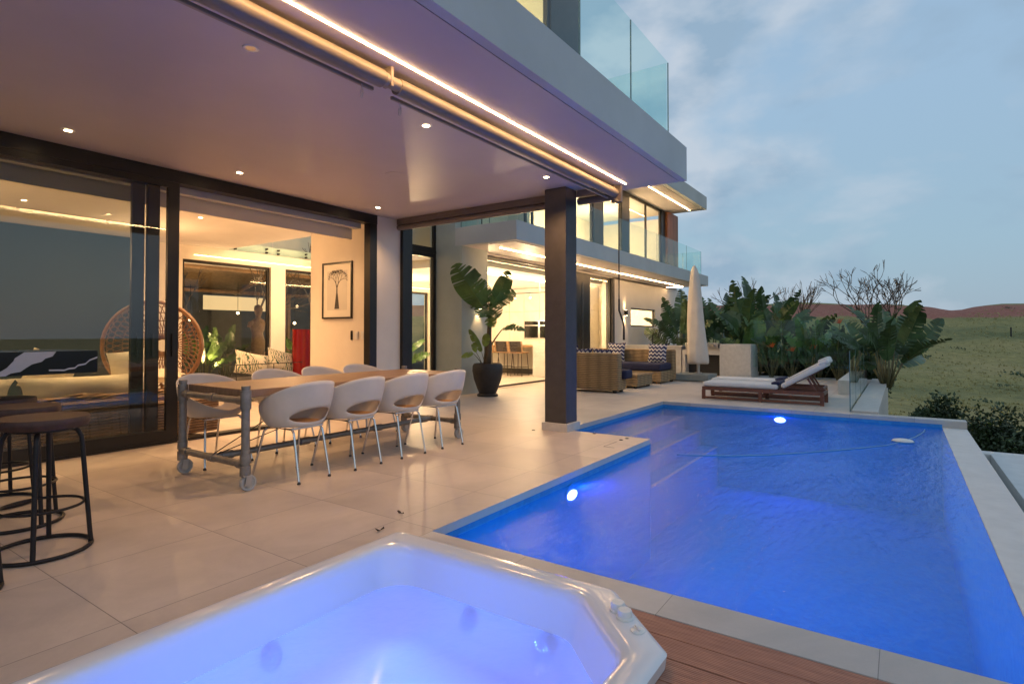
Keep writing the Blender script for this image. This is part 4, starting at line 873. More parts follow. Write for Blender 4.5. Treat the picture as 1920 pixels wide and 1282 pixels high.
for (y, w_, h_, nm, mm, lb) in ((7.235,.035,.15,'wall_remote','black','small black remote holder on the cream wall below the picture'),(7.11,.07,.12,'light_switch','plastic','rounded white switch on the cream wall, next to the black remote'),(6.96,.075,.13,'light_switch','plastic','rectangular white switch nearest the door jamb')):
    g_ = thing(nm, lb, 'switch' if 'switch' in nm else 'remote', (6.04,y,1.17)); MB().box(6.028,6.049,y-w_/2,y+w_/2,1.17-h_/2,1.17+h_/2).build('plate', mm, g_, bevel=.006); MB().box(6.022,6.027,y-w_/4,y+w_/4,1.17-h_/4,1.17+h_/4).build('button', mm, g_, bevel=.001)
# ------------------------------------------------------------------ kitchen things
def bstool(x, y, lb):
    o = thing('kitchen_stool', lb, 'bar stool', (x,y,0), 'leather stools at the kitchen island')
    MB().box(x-.02,x+.36,y-.19,y+.19,.64,.68).build('seat', 'lightwood', o, bevel=.01)
    MB().obox((x-.05,y,.83),(.012,0,.004),(0,.19,0),(-.03,0,.15)).build('backrest', 'leather', o, bevel=.01)
    for sy in (-1,1): MB().obox((x-.045,y+sy*.21,.83),(.018,0,.004),(0,.020,0),(-.03,0,.15)).build('back_post', 'lightwood', o)
    for sx, sy in ((0,-1),(0,1),(1,-1),(1,1)): MB().tube([(x+.03+sx*.28,y+sy*.15,.64),(x-.01+sx*.36,y+sy*.19,0)], .011, 6).build('leg', 'ironblack', o)
    MB().tube([(x-.005,y-.18,.25),(x+.345,y-.18,.25),(x+.345,y+.18,.25),(x-.005,y+.18,.25)], .008, 6, closed=True).build('footrest', 'ironblack', o)
bstool(13.25,8.92,'leather kitchen stool nearest the marble island end'); bstool(13.3,9.44,'middle leather kitchen stool, right of the potted plant stem'); bstool(13.35,10.0,'leather kitchen stool partly hidden behind the potted plant')
I = thing('kitchen_island', 'kitchen island with white marble end and wooden breakfast top', 'kitchen island', (14.3,9.4,0))
MB().box(13.5,15.2,7.95,8.54,0,.92).build('marble_block', 'marble', I, bevel=.004); MB().box(13.55,14.6,8.545,11.4,.80,.86).build('wooden_top', 'lightwood', I, bevel=.004)
MB().box(14.15,15.1,8.545,11.3,.16,.798).build('body', 'cabinet', I); MB().box(14.2,15.05,8.55,11.2,0,.16).build('kick', 'kick', I)
O = thing('wall_oven', 'built-in black glass ovens in the white kitchen cabinets', 'oven', (15.9,9.8,1.3))
MB().box(15.88,16.5,9.21,10.39,1.03,1.62).build('housing', 'steel', O)
for y in (9.24,9.84): 
    d_ = MB().box(15.868,15.879,y,y+.52,1.06,1.45).build('door', 'ovenglass', O); MB().tube([(15.85,y+.04,1.45),(15.85,y+.48,1.45)], .008, 6).build('handle', 'steel', d_); MB().box(15.868,15.879,y,y+.52,1.48,1.60).build('control_panel', 'ovenglass', O)
TL = thing('track_light', 'dark ceiling track with small glowing spots over the island', 'track light', (13.5,9,2.35))
MB().box(13.49,13.51,7.7,10.6,2.33,2.35).build('rail', 'ironblack', TL)
for y in (8.0,8.62,9.15,9.9): MB().lathe([(.028,0),(.03,.02),(.02,.07),(.008,.10)], (13.5,y,2.22), 14).build('spot_head', 'steel', TL, smooth='auto')
for y in (8.3,9.4): MB().tube([(13.5,y,2.35),(13.5,y,2.86)], .015, 8).build('mount', 'plastic', TL)
for y in (8.0,8.62,9.15,9.9): MB().lathe([(0,-.028),(.02,-.022),(.028,-.004),(.02,.0)], (13.5,y,2.215), 14, cap=False).build('bulb', 'bulbin', TL, smooth=True)
# sconces on the outside wall
def sconce(x, y, z, n, lb):
    o = thing('wall_light', lb, 'wall light', (x,y,z), 'up and down wall lights'); n = Vector(n); c = Vector((x,y,z))+n*.06
    MB().box(c.x-.045,c.x+.045,c.y-.045,c.y+.045,z-.085,z+.085).build('housing', 'black', o, bevel=.004)
    MB().box(c.x-.03,c.x+.03,c.y-.03,c.y+.03,z+.0855,z+.088).build('bulb', 'bulb', o); MB().box(c.x-.03,c.x+.03,c.y-.03,c.y+.03,z-.088,z-.0855).build('bulb', 'bulb', o)
    lamp('SPOT', (c.x,c.y,z-.10), 22, WARM, spot_size=R(75), spot_blend=.6, shadow_soft_size=.02); lamp('SPOT', (c.x,c.y,z+.10), 22, WARM, spot_size=R(75), spot_blend=.6, shadow_soft_size=.02, rot=(R(180),0,0))
sconce(9.1,7.08,1.78,(0,-1,0),'lit wall light half hidden behind the potted plant leaves'); sconce(16.9,7.25,1.85,(0,-1,0),'black up and down wall light beside the strip window')

# ------------------------------------------------------------------ far terrace furniture
def feet(par, pts):
    for x, y in pts: B(x-.035,x+.035,y-.035,y+.035,0,.05).build('foot', 'black', par)
S1 = thing('wicker_sofa', 'honey wicker sofa with its woven back turned to the pool, next to the column', 'sofa', (11,5.6,0), 'honey wicker sofas with navy seats')
b = MB(); b.box(10.55,10.75,4.66,6.2,.05,.80); b.build('backrest', 'wicker', S1, bevel=.035)
b = MB(); b.box(10.755,11.05,4.70,6.18,.05,.27); b.build('base', 'wicker', S1, bevel=.02)
b = MB(); b.box(10.76,11.12,4.58,6.16,.275,.46); b.build('seat_cushion', 'navy', S1, bevel=.05); feet(S1, ((10.65,4.78),(10.95,4.78),(10.65,6.1)))
S2 = thing('wicker_sofa', 'honey wicker sofa facing the pool in front of the outdoor kitchen', 'sofa', (13.6,5.6,0), 'honey wicker sofas with navy seats')
b = MB(); b.box(13.95,14.15,4.68,7.0,.05,.80); b.build('backrest', 'wicker', S2, bevel=.035); b = MB(); b.add([(13.35,4.68,.06),(14.1,4.68,.06),(14.1,4.68,.78),(13.98,4.68,.78),(13.80,4.68,.42),(13.35,4.68,.32),(13.35,4.78,.06),(14.1,4.78,.06),(14.1,4.78,.78),(13.98,4.78,.78),(13.80,4.78,.42),(13.35,4.78,.32)],
   [(0,1,2,3,4,5),(11,10,9,8,7,6),(0,6,7,1),(1,7,8,2),(2,8,9,3),(3,9,10,4),(4,10,11,5),(5,11,6,0)]); 
b = MB(); b.box(13.12,13.94,4.70,6.95,.05,.30); b.build('base', 'wicker', S2, bevel=.02)
MB().box(13.10,13.93,4.72,6.95,.305,.48).build('seat_cushion', 'navy', S2, bevel=.05); feet(S2, ((13.2,4.78),(14.05,4.78),(13.2,6.9)))
def pil(x, y, z, u, v, n_, s_, lb): tag(MB().pillow((x,y,z),u,v,n_,s_,s_,.17).build('chevron_pillow', 'chevron', smooth=True), lb, 'cushion', 'navy and white zigzag cushions')
pil(13.82,5.05,.70,(0,1,0),(.2,0,1),(-1,0,.2),.50,'zigzag cushion standing alone near the right end of the facing sofa')
pil(13.80,6.15,.72,(0,1,0),(.2,0,1),(-1,0,.2),.50,'zigzag cushion in the middle of the facing sofa')
pil(10.90,5.15,.66,(0,1,.05),(-.2,0,1),(1,0,.2),.46,'zigzag cushion peeping over the turned-away sofa back, at its right')
pil(10.92,5.62,.66,(0,1,-.05),(-.2,0,1),(1,0,.2),.46,'middle zigzag cushion peeping over the turned-away sofa back')
pil(10.92,5.98,.70,(0,1,0),(-.2,0,1),(1,0,.2),.50,'zigzag cushion peeping over the turned-away sofa back next to the column')
CT = thing('wicker_coffee_table', 'low square honey wicker coffee table between the two sofas', 'coffee table', (12.2,5.4,0))
MB().box(11.75,12.65,4.74,6.0,.04,.27).build('body', 'wicker', CT, bevel=.012); MB().box(11.73,12.67,4.72,6.02,.272,.30).build('top', 'wicker', CT, bevel=.01); feet(CT, ((11.83,4.82),(12.57,4.82),(11.83,5.9),(12.57,5.9)))

U = thing('closed_parasol', 'closed parasol wrapped in a tall pale cover on a grey block', 'parasol', (14.65,4.32,0))
V_ = []; n = 36; prof = [(.42,.245),(.47,.258),(.8,.245),(1.2,.225),(1.7,.20),(2.2,.165),(2.55,.13),(2.76,.10),(2.86,.068),(2.93,.03),(2.945,.006)]
for z, r_ in prof:
    for j in range(n):
        t = 2*PI*j/n; k = 1+.07*math.sin(3*t+z*1.3)+.035*math.sin(7*t-z*3)+.02*math.sin(11*t+z*5)
        V_.append((14.65+r_*k*math.cos(t)+.02*math.sin(z*3), 4.27+.035*z+r_*k*math.sin(t), z+(.02*math.sin(5*t) if z < .5 else 0)))
MB().add(V_, [(i*n+j, i*n+(j+1) % n, (i+1)*n+(j+1) % n, (i+1)*n+j) for i in range(len(prof)-1) for j in range(n)]+[tuple(range(n))[::-1]]).build('cover', 'coverfab', U, smooth='auto', sub=1)
MB().tube([(14.65,4.28,.17),(14.65,4.28,.6)], .04, 12).build('pole', 'steel', U, smooth='auto'); MB().box(14.25,15.05,3.92,4.86,.02,.175).build('base', 'greybase', U, bevel=.008); MB().tube([(14.65,4.28,.176),(14.65,4.28,.21)], .09, 16).build('collar', 'steel', U, smooth='auto')

# outdoor kitchen counter, barbecue
OK = thing('outdoor_kitchen', 'pale stone outdoor kitchen counter with dark niche under the grill', 'counter', (16.6,5.3,0))
c = MB(); c.box(16.3,17.1,5.25,7.24,0,.80); c.build('counter_block', 'stone', OK, bevel=.004); MB().box(16.27,17.12,5.22,7.24,.802,.84).build('worktop', 'stone', OK, bevel=.004)
c = MB(); c.box(16.3,17.1,5.13,5.22,0,.74); c.box(16.3,17.1,4.17,5.129,.60,.74); c.box(16.75,17.1,4.17,5.13,0,.598); c.build('niche_surround', 'stone', OK); MB().box(16.60,16.74,4.18,5.12,.01,.595).build('niche_back', 'kick', OK)
c = MB(); c.box(16.25,17.15,3.35,4.165,0,.90); c.build('end_block', 'stone', OK, bevel=.006)
G = thing('gas_grill', 'stainless built-in gas grill with round knobs behind the parasol', 'grill', (16.6,4.65,.75))
MB().box(16.28,17.05,4.18,5.12,.742,.80).build('tray', 'steel', G); MB().box(16.22,16.6,4.2,5.1,.802,.93).build('control_panel', 'steel', G, bevel=.008)
for y in (4.3,4.5,4.7,4.9,5.02): MB().tube([(16.218,y,.865),(16.18,y,.865)], .03, 14).build('knob', 'chrome', G, smooth='auto')
F = thing('kitchen_tap', 'curved dark tap on the outdoor kitchen counter', 'tap', (16.7,6.25,.84))
MB().tube([(16.7,6.25,.84),(16.7,6.25,1.12)]+[(16.7,6.25-.09+.09*math.cos(t),1.12+.09*math.sin(t)) for t in [PI*i/10 for i in range(1,11)]]+[(16.7,6.07,1.06)], .015, 8).build('spout', 'ironblack', F, smooth=True); MB().cyl((16.7,6.25,.84),(16.7,6.25,.86),.03,14).build('collar', 'steel', F); MB().tube([(16.7,6.33,.84),(16.7,6.33,.92)], .012, 8).build('lever', 'steel', F)
# glass fence panels
def fence_panel(nm, lb, xs, y, z0, z1, ax='x', grp='glass fence panels'):
    for i, (a, b) in enumerate(zip(xs, xs[1:])):
        o = thing(nm, lb[i], 'glass panel', ((a+b)/2,y,z0) if ax == 'x' else (y,(a+b)/2,z0), grp)
        if ax == 'x': MB().box(a+.012,b-.012,y,y+.012,z0,z1).build('pane', 'rail', o); MB().box(a+.004,a+.0115,y-.001,y+.013,z0,z1).build('edge', 'railedge', o)
        else: MB().box(y,y+.012,a+.012,b-.012,z0,z1).build('pane', 'rail', o); MB().box(y-.001,y+.013,a+.004,a+.0115,z0,z1).build('edge', 'railedge', o)
fence_panel('glass_panel', ['nearest glass fence panel, its dark front edge rising from the planter by the pool corner','second glass fence panel along the low planter wall','third glass fence panel along the low planter wall','farthest glass fence panel, below the large strelitzia'], [10.12,11.4,12.7,14.0,15.3], .655, .0, .93)
fence_panel('glass_panel', ['glass fence panel right of the pale kitchen end block','glass fence panel behind the lounger backs, in front of the orange flowers','glass fence panel behind the raised lounger heads'], [3.34,2.6,1.8,1.05][::-1], 16.4, .3, 1.55, 'y', 'glass fence panels before the flower bed')

# loungers
def make_lounger():
    o = thing('sun_lounger', 'x', 'sun lounger', (0,0,0), 'teak sun loungers with white cushions', local=True)
    # length along -Y: foot at y=0, head at y=-1.98 ; width along X 0..0.66
    f = MB()
    for x in (.02,.64): f.bar((x,0,.195),(x,-1.98,.195),.035,.06); f.bar((x,-.05,.03),(x,-1.93,.03),.035,.035)
    for y in (-.0,-1.0,-1.96): f.bar((.037,y-.01,.195),(.623,y-.01,.195),.035,.05)
    f.build('frame', 'teak', o, bevel=.003)
    for x in (.02,.64):
        for y in (-.025,-1.0,-1.955): MB().box(x-.022,x+.022,y-.03,y+.03,0,.168).build('leg', 'teak', o, bevel=.003)
    s_ = MB()
    for k in range(13): s_.box(.04,.62,-.06-k*.1,-.13-k*.1,.212,.224)
    s_.build('slats', 'teak', o)
    hb_ = MB(); a = R(31); c_, sn = math.cos(a), math.sin(a)
    for x in (.09,.57): hb_.bar((x,-1.30,.225),(x,-1.30-.74*c_,.225+.74*sn),.03,.045)
    for k in range(8): d = .05+k*.095; hb_.obox((.33,-1.30-d*c_,.236+d*sn),(.255,0,0),(0,.034*c_,-.034*sn),(0,.006*sn,.006*c_))
    hb_.build('backrest', 'teak', o)
    for x in (.12,.54): MB().bar((x,-1.30-.50*c_,.18+.50*sn),(x,-1.86,.215),.02,.03).build('prop', 'teak', o)
    m = MB(); m.box(.02,.64,-.0,-1.28,.226,.315); cu = m.build('mattress', 'whitefab', o, bevel=.035)
    m = MB(); th = .085; L = .80
    m.obox((.33,-1.31-(L/2)*c_-.045*sn,.262+(L/2)*sn+.025*c_),(.31,0,0),(0,-(L/2)*c_,(L/2)*sn),(0,th/2*sn,th/2*c_)); m.build('back_cushion', 'whitefab', o, bevel=.035)
    m = MB(); m.obox((.33,-1.31-L*c_*.97,.305+L*sn*.98),(.305,0,0),(0,-.08,.04),(0,.02,.035)); m.build('head_towel', 'whitefab', o, bevel=.035)
    m = MB(); m.obox((.33,-1.24,.33),(.27,0,0),(0,.07,-.01),(0,.01,.028)); m.build('navy_strap', 'navy', o, bevel=.02)
    return o
l0 = make_lounger(); l0.location = (10.66,3.05,0); l0['label'] = 'teak sun lounger with white mattress, the one at the pool edge'
l1 = copy_tree(l0); l1.location = (11.62,3.15,0); l1['label'] = 'teak sun lounger with white mattress, behind the front lounger'

# ------------------------------------------------------------------ strelitzias and other plants
def leaf(mb, st, P0, P1, P2, W, rnd, rs=.010, splits=.35, face=None, fold=.35):
    """stem P0->P1, blade P1->P2 (slight droop)"""
    P0, P1, P2 = Vector(P0), Vector(P1), Vector(P2)
    if (P1-P0).length > .02:
        mid = (P0+P1)/2+Vector((0,0,.03)); st.tube([P0, mid*.5+(P0*.25+P1*.25), P1], [rs, rs*.8, rs*.55], 5)
    d = P2-P1; L = d.length; n = 16
    f = Vector(face) if face is not None else Vector((rnd.uniform(-1,1), rnd.uniform(-1,1), .9))
    sd = d.cross(f).normalized(); up = sd.cross(d).normalized()
    if up.z < 0: up = -up
    def mid(t): return P1+d*t+up*(.10*L*math.sin(PI*t)-.02*L*t*t)
    def wd(t): return W/2*max(0.0, math.sin(PI*min(1,(t*.93+.05))**.85))**.62
    mb.tube([mid(t/8) for t in range(9)], [.008*(1-.8*t/8)*max(.6,L) for t in range(9)], 4)
    for s_ in (1, -1):
        sep = False; t = 0.0; prevgap = 0
        while t < .999:
            dt = 1/n; t1 = min(1, t+dt)
            g1 = rnd.random() < splits
            dr = rnd.uniform(-.05,.12)+(.12 if prevgap else 0)
            w0, w1 = wd(t), wd(t1)
            sw = .22
            def edge(tt, w_, inset): 
                return mid(min(1.0, tt+sw*w_/L+inset))+sd*s_*w_*math.cos(fold+dr)+up*(w_*math.sin(fold)*.9-w_*dr*1.2)
            e0 = edge(t, w0, .012 if prevgap else 0); e1 = edge(t1, w1, -.030 if g1 else 0)
            m0, m1 = mid(t), mid(t1)
            h0 = (m0+e0)/2+up*.02*w0; h1 = (m1+e1)/2+up*.02*w1
            mb.add([m0, m1, h1, e1, e0, h0], [(0,1,2,5),(5,2,3,4)])
            prevgap = g1; t = t1
def strelitzia(name, lb, loc, N_, Hmin, Hmax, spread, Lb, W, mt='leaf', seed=1, group=None, cat='plant', stems=True, lean=0):
    rnd = random.Random(seed); o = thing(name, lb, cat, loc, group); lf = MB(); st = MB(); loc = Vector(loc)
    for k in range(N_):
        a = k*2.399+rnd.uniform(-.4,.4); q = (k+.5)/N_
        hh = Hmin+(Hmax-Hmin)*(1-q)*rnd.uniform(.8,1.05)+.0
        out_ = spread*(.25+.75*q)*rnd.uniform(.7,1.1)
        b0 = loc+Vector((.08*math.cos(a), .08*math.sin(a), 0)); dr = Vector((math.cos(a), math.sin(a), 0))
        p1 = loc+dr*out_*.55+Vector((0,0,hh*.58)); L = Lb*rnd.uniform(.75,1.1)
        el = R(78-62*q+rnd.uniform(-12,12)); p2 = p1+dr*L*math.cos(el)+Vector((0,0,L*math.sin(el)))
        leaf(lf, st, b0, p1, p2, W*rnd.uniform(.8,1.1), rnd, rs=.022, splits=.42, face=(rnd.uniform(-1.1,-.2), rnd.uniform(-1,0), rnd.uniform(.1,.6)))
    lf.build('foliage', mt, o); st.build('stems', 'stem', o, smooth=True)
    return o
# potted plant (leaf by leaf)
PP = thing('potted_strelitzia', 'tall leafy plant in a round black pot beside the kitchen glass', 'potted plant', (8.78,6.58,0))
pc = (8.78,6.58)
MB().lathe([(.0,0),(.20,0),(.205,.03),(.165,.06),(.20,.14),(.265,.32),(.295,.48),(.29,.58),(.262,.625),(.245,.625),(.25,.58),(.0,.575)], (*pc,0), 36, cap=False).build('pot', 'pot', PP, smooth='auto')
MB().lathe([(0,.0),(.25,.0)], (*pc,.585), 24, cap=False).build('soil', 'soil', PP)
rr = Vector((.565,-.825,0)); dd = Vector((.825,.565,0)); pb = Vector((*pc,0)); rnd = random.Random(11)
def W3(a, z, d=0): return pb+rr*a+dd*d+Vector((0,0,z))
tr = MB(); tr.tube([W3(0,.58),W3(.02,.9),W3(.03,1.2),W3(.04,1.5)], [.085,.06,.045,.038], 10); tr.tube([W3(-.05,.58,.03),W3(-.02,1.0),W3(.02,1.3)], [.04,.03,.02], 8); tr.build('trunk', 'trunk', PP, smooth=True)
lf = MB(); st = MB(); ly = MB()
for (a0,z0,a1,z1,d1,a2,z2,d2,w_,fc) in ((.04,1.45,-.10,1.72,-.05,-.62,2.50,-.25,.62,(-.8,-.5,-.3)),(.04,1.45,.02,1.80,.0,-.28,2.28,.2,.40,(-.8,-.4,.2)),(.04,1.5,.10,1.75,-.05,.42,2.38,-.2,.36,(-.7,-.6,.5)),
        (.04,1.5,.08,1.72,.05,.52,2.02,.1,.46,(-.8,-.4,.6)),(.04,1.5,.08,1.62,-.15,-.12,1.50,-.55,.42,(-.7,-.3,.6)),(.04,1.4,.10,1.78,.1,.10,2.08,.45,.4,(-.7,-.6,.3)),(.04,1.45,.05,1.70,.2,-.35,1.85,.5,.44,(-.7,-.5,.5)),
        (.05,.95,.28,1.28,.0,.72,1.26,-.1,.22,(-.5,-.5,.9)),(.04,1.4,.04,1.7,-.1,.22,1.50,-.4,.4,(-.8,-.5,.2))):
    leaf(lf, st, W3(a0,z0), W3(a1,z1,d1), W3(a2,z2,d2), w_, rnd, rs=.018, splits=.26, face=fc, fold=.22)
for (a0,z0,a1,z1,d1,a2,z2,d2,w_) in ((-.05,.6,-.12,.85,0,-.35,1.28,-.1,.15),(-.04,.6,-.06,.95,-.1,.0,1.2,-.2,.18),(-.1,.6,-.28,.82,0,-.5,.74,-.05,.12),(-.1,.6,-.22,.84,0,-.30,1.0,-.02,.10),(.04,1.4,.03,1.5,-.05,.12,1.32,-.2,.26)):
    leaf(ly, st, W3(a0,z0), W3(a1,z1,d1), W3(a2,z2,d2), w_, rnd, rs=.008, splits=.1, face=(-.8,-.5,.2))
lf.build('foliage', 'leaf', PP); ly.build('young_foliage', 'leafyellow', PP); st.build('stems', 'stem', PP, smooth=True)
# big plants behind the outdoor kitchen
for i, (x, y, z, N_, h0, h1, sp, Lb, W_, mt, lb) in enumerate((
    (17.9,5.75,.0,13,1.2,2.5,.9,1.25,.50,'leafdark','arching strelitzia in front of the strip window, lit from the house'),
    (18.4,4.75,-.1,11,1.4,2.6,.8,1.35,.42,'leafdark','strelitzia directly behind the closed parasol'),
    (18.2,3.85,-.1,12,1.3,2.7,.75,1.7,.50,'leafdark','tallest strelitzia behind the grill, big paddle leaves against the sky'),
    (18.4,3.05,-.2,11,1.2,2.5,.75,1.6,.46,'leafdark','strelitzia with a shredded leaf, right of the tallest one'),
    (17.6,3.45,-.1,10,.8,1.5,.6,1.15,.48,'leaf','low broad-leaved strelitzia behind the end block'),
    (17.8,1.95,-.3,13,.9,1.5,.7,1.25,.40,'leaf','mid-height strelitzia above the orange flowers'),
    (17.4,1.15,-.3,11,.9,1.5,.6,1.15,.36,'leafdark','upright strelitzia left of the biggest right-hand one'),
    (15.9,.30,-.05,19,.8,1.7,.95,1.2,.44,'leafdark','large fanned strelitzia rising over the end of the planter wall'))):
    strelitzia('strelitzia', lb, (x,y,z), N_, h0, h1, sp, Lb, W_, mt, 20+i, 'strelitzias beyond the terrace')
# bird-of-paradise plants low in the bed
for i, (x, y, fz, lb) in enumerate(((16.9,2.95,.82,'small bird-of-paradise with the largest orange flower'),(16.9,2.45,.72,'small bird-of-paradise with a low orange flower'),(16.9,1.95,.78,'small bird-of-paradise behind the lounger back with one orange flower'),(16.8,1.35,1.45,'tall bird-of-paradise stem with an orange flower against the hill'))):
    rnd = random.Random(60+i); o = thing('bird_of_paradise', lb, 'plant', (x,y,-.1), 'orange-flowered plants in the bed'); lf = MB(); st = MB(); fl = MB()
    for k in range(16):
        a = k*2.4; d_ = Vector((math.cos(a), math.sin(a), 0)); p1 = Vector((x,y,-.1))+d_*.22+Vector((0,0,rnd.uniform(.4,.75))); p2 = p1+d_*.14+Vector((0,0,rnd.uniform(.2,.34)))
        leaf(lf, st, (x,y,-.1), p1, p2, .11, rnd, rs=.008, splits=.0, face=(-1,-.5,.2))
    st.tube([(x,y,-.1),(x-.05,y,fz*.6),(x-.08,y-.05,fz)], .009, 5)
    for k in range(5): 
        a = -.5+k*.45; fl.add([(x-.08,y-.05,fz),(x-.10,y-.05+.03,fz+.03),(x-.12,y-.05+.16*math.sin(a),fz+.15*math.cos(a)),(x-.09,y-.07,fz+.02)], [(0,1,2),(0,2,3)])
    lf.build('foliage', 'leafdark', o); st.build('stems', 'stem', o); fl.build('flower', 'flower', o, solid=.012)
struct(B(16.5,18.9,.7,5.1,-.6,-.12).build('flower_bed', 'soil'))
B2 = MB(); B2.box(12.95,13.2,1.02,1.5,0,.30)
tag(MB().box(12.95,16.3,.78,1.05,.0,.28).build('low_planter', 'stone', bevel=.005), 'low pale stone planter block behind the lounger head ends', 'planter')
# leafy bushes
def bush(name, lb, loc, rx, ry, rz, N_, sz, mt, seed, group='dark bushes beyond the pool edge', kind=None):
    rnd = random.Random(seed); m = MB(); cl = []
    for k in range(16): 
        a = rnd.uniform(0, 2*PI); e_ = rnd.uniform(0, PI/2); rr_ = rnd.uniform(.35,.8); cl.append((rx*rr_*math.cos(a)*math.cos(e_), ry*rr_*math.sin(a)*math.cos(e_), rz*rr_*math.sin(e_), rnd.uniform(.25,.42)))
    for k in range(N_):
        c = cl[rnd.randrange(16)]; v = Vector((rnd.gauss(0,1), rnd.gauss(0,1), rnd.gauss(0,1))).normalized()*c[3]*(rnd.random()**.4)
        p = Vector((loc[0]+c[0]+v.x*rx, loc[1]+c[1]+v.y*ry, loc[2]+max(-.1,c[2]+v.z*rz)))
        d = Vector((rnd.uniform(-1,1), rnd.uniform(-1,1), rnd.uniform(-.1,1.2))).normalized()*sz*rnd.uniform(.6,1.4); s_ = d.orthogonal().normalized()*sz*.3
        s_.rotate(Matrix.Rotation(rnd.uniform(0,6.28), 3, d.normalized()))
        m.add([p, p+d*.5+s_, p+d, p+d*.5-s_], [(0,1,2,3)])
    o = m.build(name, mt)
    if kind: o['kind'] = kind
    else: tag(o, lb, 'bush', group)
    return o
bl = (('round dark bush just past the planter wall by the pool corner',12.6,-.55,-1.3,.9,.7,1.25,10000),('leafy bush right of the planter wall, lighter green on top',13.4,-1.5,-1.5,1.1,.9,1.35,10000),('wide bush below the meadow in the middle of the hedge',12.6,-2.5,-1.7,1.2,1.0,1.4,11000),
      ('bush beside the far end of the overflow ledge',11.5,-2.3,-1.8,1.0,.9,1.25,10000),('tall bush at the right edge of the view',13.4,-4.2,-1.8,1.5,1.3,1.8,12000),('low bush near the lower right ledge',10.9,-3.4,-2.0,1.3,1.1,1.35,10000),('bush between the tall edge bush and the meadow',14.6,-2.6,-1.8,1.2,1.1,1.35,10000),('low spreading shrub out on the meadow, nearest the hedge',18.5,-4.6,-2.7,1.4,.9,.8,6000),('low dark shrub farther out on the meadow at the right edge',24,-8.0,-3.2,1.8,1.5,1.2,6000))
for i, (lb, x, y, z, rx, ry, rz, N_) in enumerate(bl): bush('bush', lb, (x,y,z), rx, ry, rz, N_, .075, 'bushd' if i % 2 == 0 else 'bushm', 80+i)
bush('tree_crown', '', (19.8,2.6,-.4), 1.3, 1.6, 1.45, 9000, .12, 'bushd', 99, None, kind=None); col.objects[-1]['label'] = 'dense dark shrub filling the gap behind the strelitzias'; col.objects[-1]['category'] = 'bush'; col.objects[-1].name = 'dense_shrub'
bush('dense_shrub', 'low dark shrub under the hill line, behind the orange flowers', (19.0,1.2,-.8), 1.3, 1.2, 1.6, 8000, .10, 'bushd', 100)
bush('dense_shrub', 'dark shrub behind the parasol at the corner of the house', (20.2,4.6,-.4), 1.2, 1.2, 1.7, 8000, .12, 'bushd', 101)
# ground cover tufts on the hillside
m = MB(); rnd = random.Random(5)
for k in range(15000):
    d = 14+ (rnd.random()**1.6)*92; lat = rnd.uniform(.22, 1.0)*d
    x = d*.825+lat*.565; y = d*.565-lat*.825; z = hgt(x, y); s_ = .07+.03*d**.5*rnd.random()
    if mnoise.noise(Vector((x*.12, y*.12, 7))) < -.02 and rnd.random() < .75: continue
    for q in range(2):
        a = rnd.uniform(0, PI); dx, dy = math.cos(a)*s_*.5, math.sin(a)*s_*.5; l_ = rnd.uniform(-.1,.1)
        m.add([(x-dx,y-dy,z-.05),(x+dx,y+dy,z-.05),(x+dx*.4+l_,y+dy*.4,z+s_*.55)], [(0,1,2)])
g_ = m.build('meadow_grass', 'straw'); g_['kind'] = 'stuff'
m = MB()
for k in range(34):
    d = rnd.uniform(18, 112); az_ = rnd.uniform(.3, 1.0); lat = az_*d; x0 = d*.825+lat*.565; y0 = d*.565-lat*.825; s_ = rnd.uniform(.2,.55)*(1 if d > 40 else .6)
    for q in range(34):
        p = Vector((x0+rnd.gauss(0,s_*1.4), y0+rnd.gauss(0,s_*1.4), 0)); p.z = hgt(p.x, p.y)+abs(rnd.gauss(0,s_*.30)); v = Vector((rnd.uniform(-1,1), rnd.uniform(-1,1), rnd.uniform(.1,1))).normalized()*s_*.42; s2 = v.orthogonal()*.45
        m.add([p, p+v*.5+s2, p+v, p+v*.5-s2], [(0,1,2,3)])
g_ = m.build('scrub_cover', 'bushm'); g_['kind'] = 'stuff'
# bare trees
def bare_tree(lb, loc, H_, seed, sprd=.5, depth=6, th=1.0):
    rnd = random.Random(seed); o = thing('bare_tree', lb, 'tree', loc, 'leafless trees'); tk = MB(); br_ = MB()
    def grow(p, d, L, r_, k):
        q = p+d*L*.5+Vector((rnd.uniform(-1,1), rnd.uniform(-1,1), 0))*L*.05; e_ = p+d*L
        (tk if k == depth else br_).tube([p, q, e_], [r_, r_*.85, r_*.7], 5 if k < depth else 8)
        if k == 0: return
        for j in range(3 if k >= depth-1 or rnd.random() < .35 else 2):
            ax = d.orthogonal().normalized(); ax.rotate(Matrix.Rotation(rnd.uniform(0, 2*PI), 3, d)); nd = d.copy(); nd.rotate(Matrix.Rotation(rnd.uniform(.35,.75)*sprd*2, 3, ax)); nd = (nd+Vector((0,0,.12))).normalized()
            grow(e_, nd, L*rnd.uniform(.66,.88), max(.007, r_*.66), k-1)
    grow(Vector(loc), Vector((0,0,1)), H_*.27, H_*.014*th, depth); tk.build('trunk', 'bark', o); br_.build('branches', 'bark', o); return o
bare_tree('leafless tree spreading above the large fanned strelitzia', (18.6,.50,-.4), 3.5, 4, .46, 6, 1.1)
bare_tree('leafless tree over the tallest strelitzia, at the left', (23,4.9,-.6), 4.3, 9, .42, 5, 1.1)
bare_tree('slim leafless tree right of the shredded strelitzia', (22,3.05,-.8), 4.0, 12, .26, 5, .9)
for i, (x, y, lb) in enumerate(((104,-.5,'thin fence post on the ridge above the red earth'),)):
    z = hgt(x, y-12); tag(MB().tube([(x,y-12,z-.3),(x,y-12,z+1.3)], .09, 6).build('ridge_post', 'ironblack'), lb, 'post')

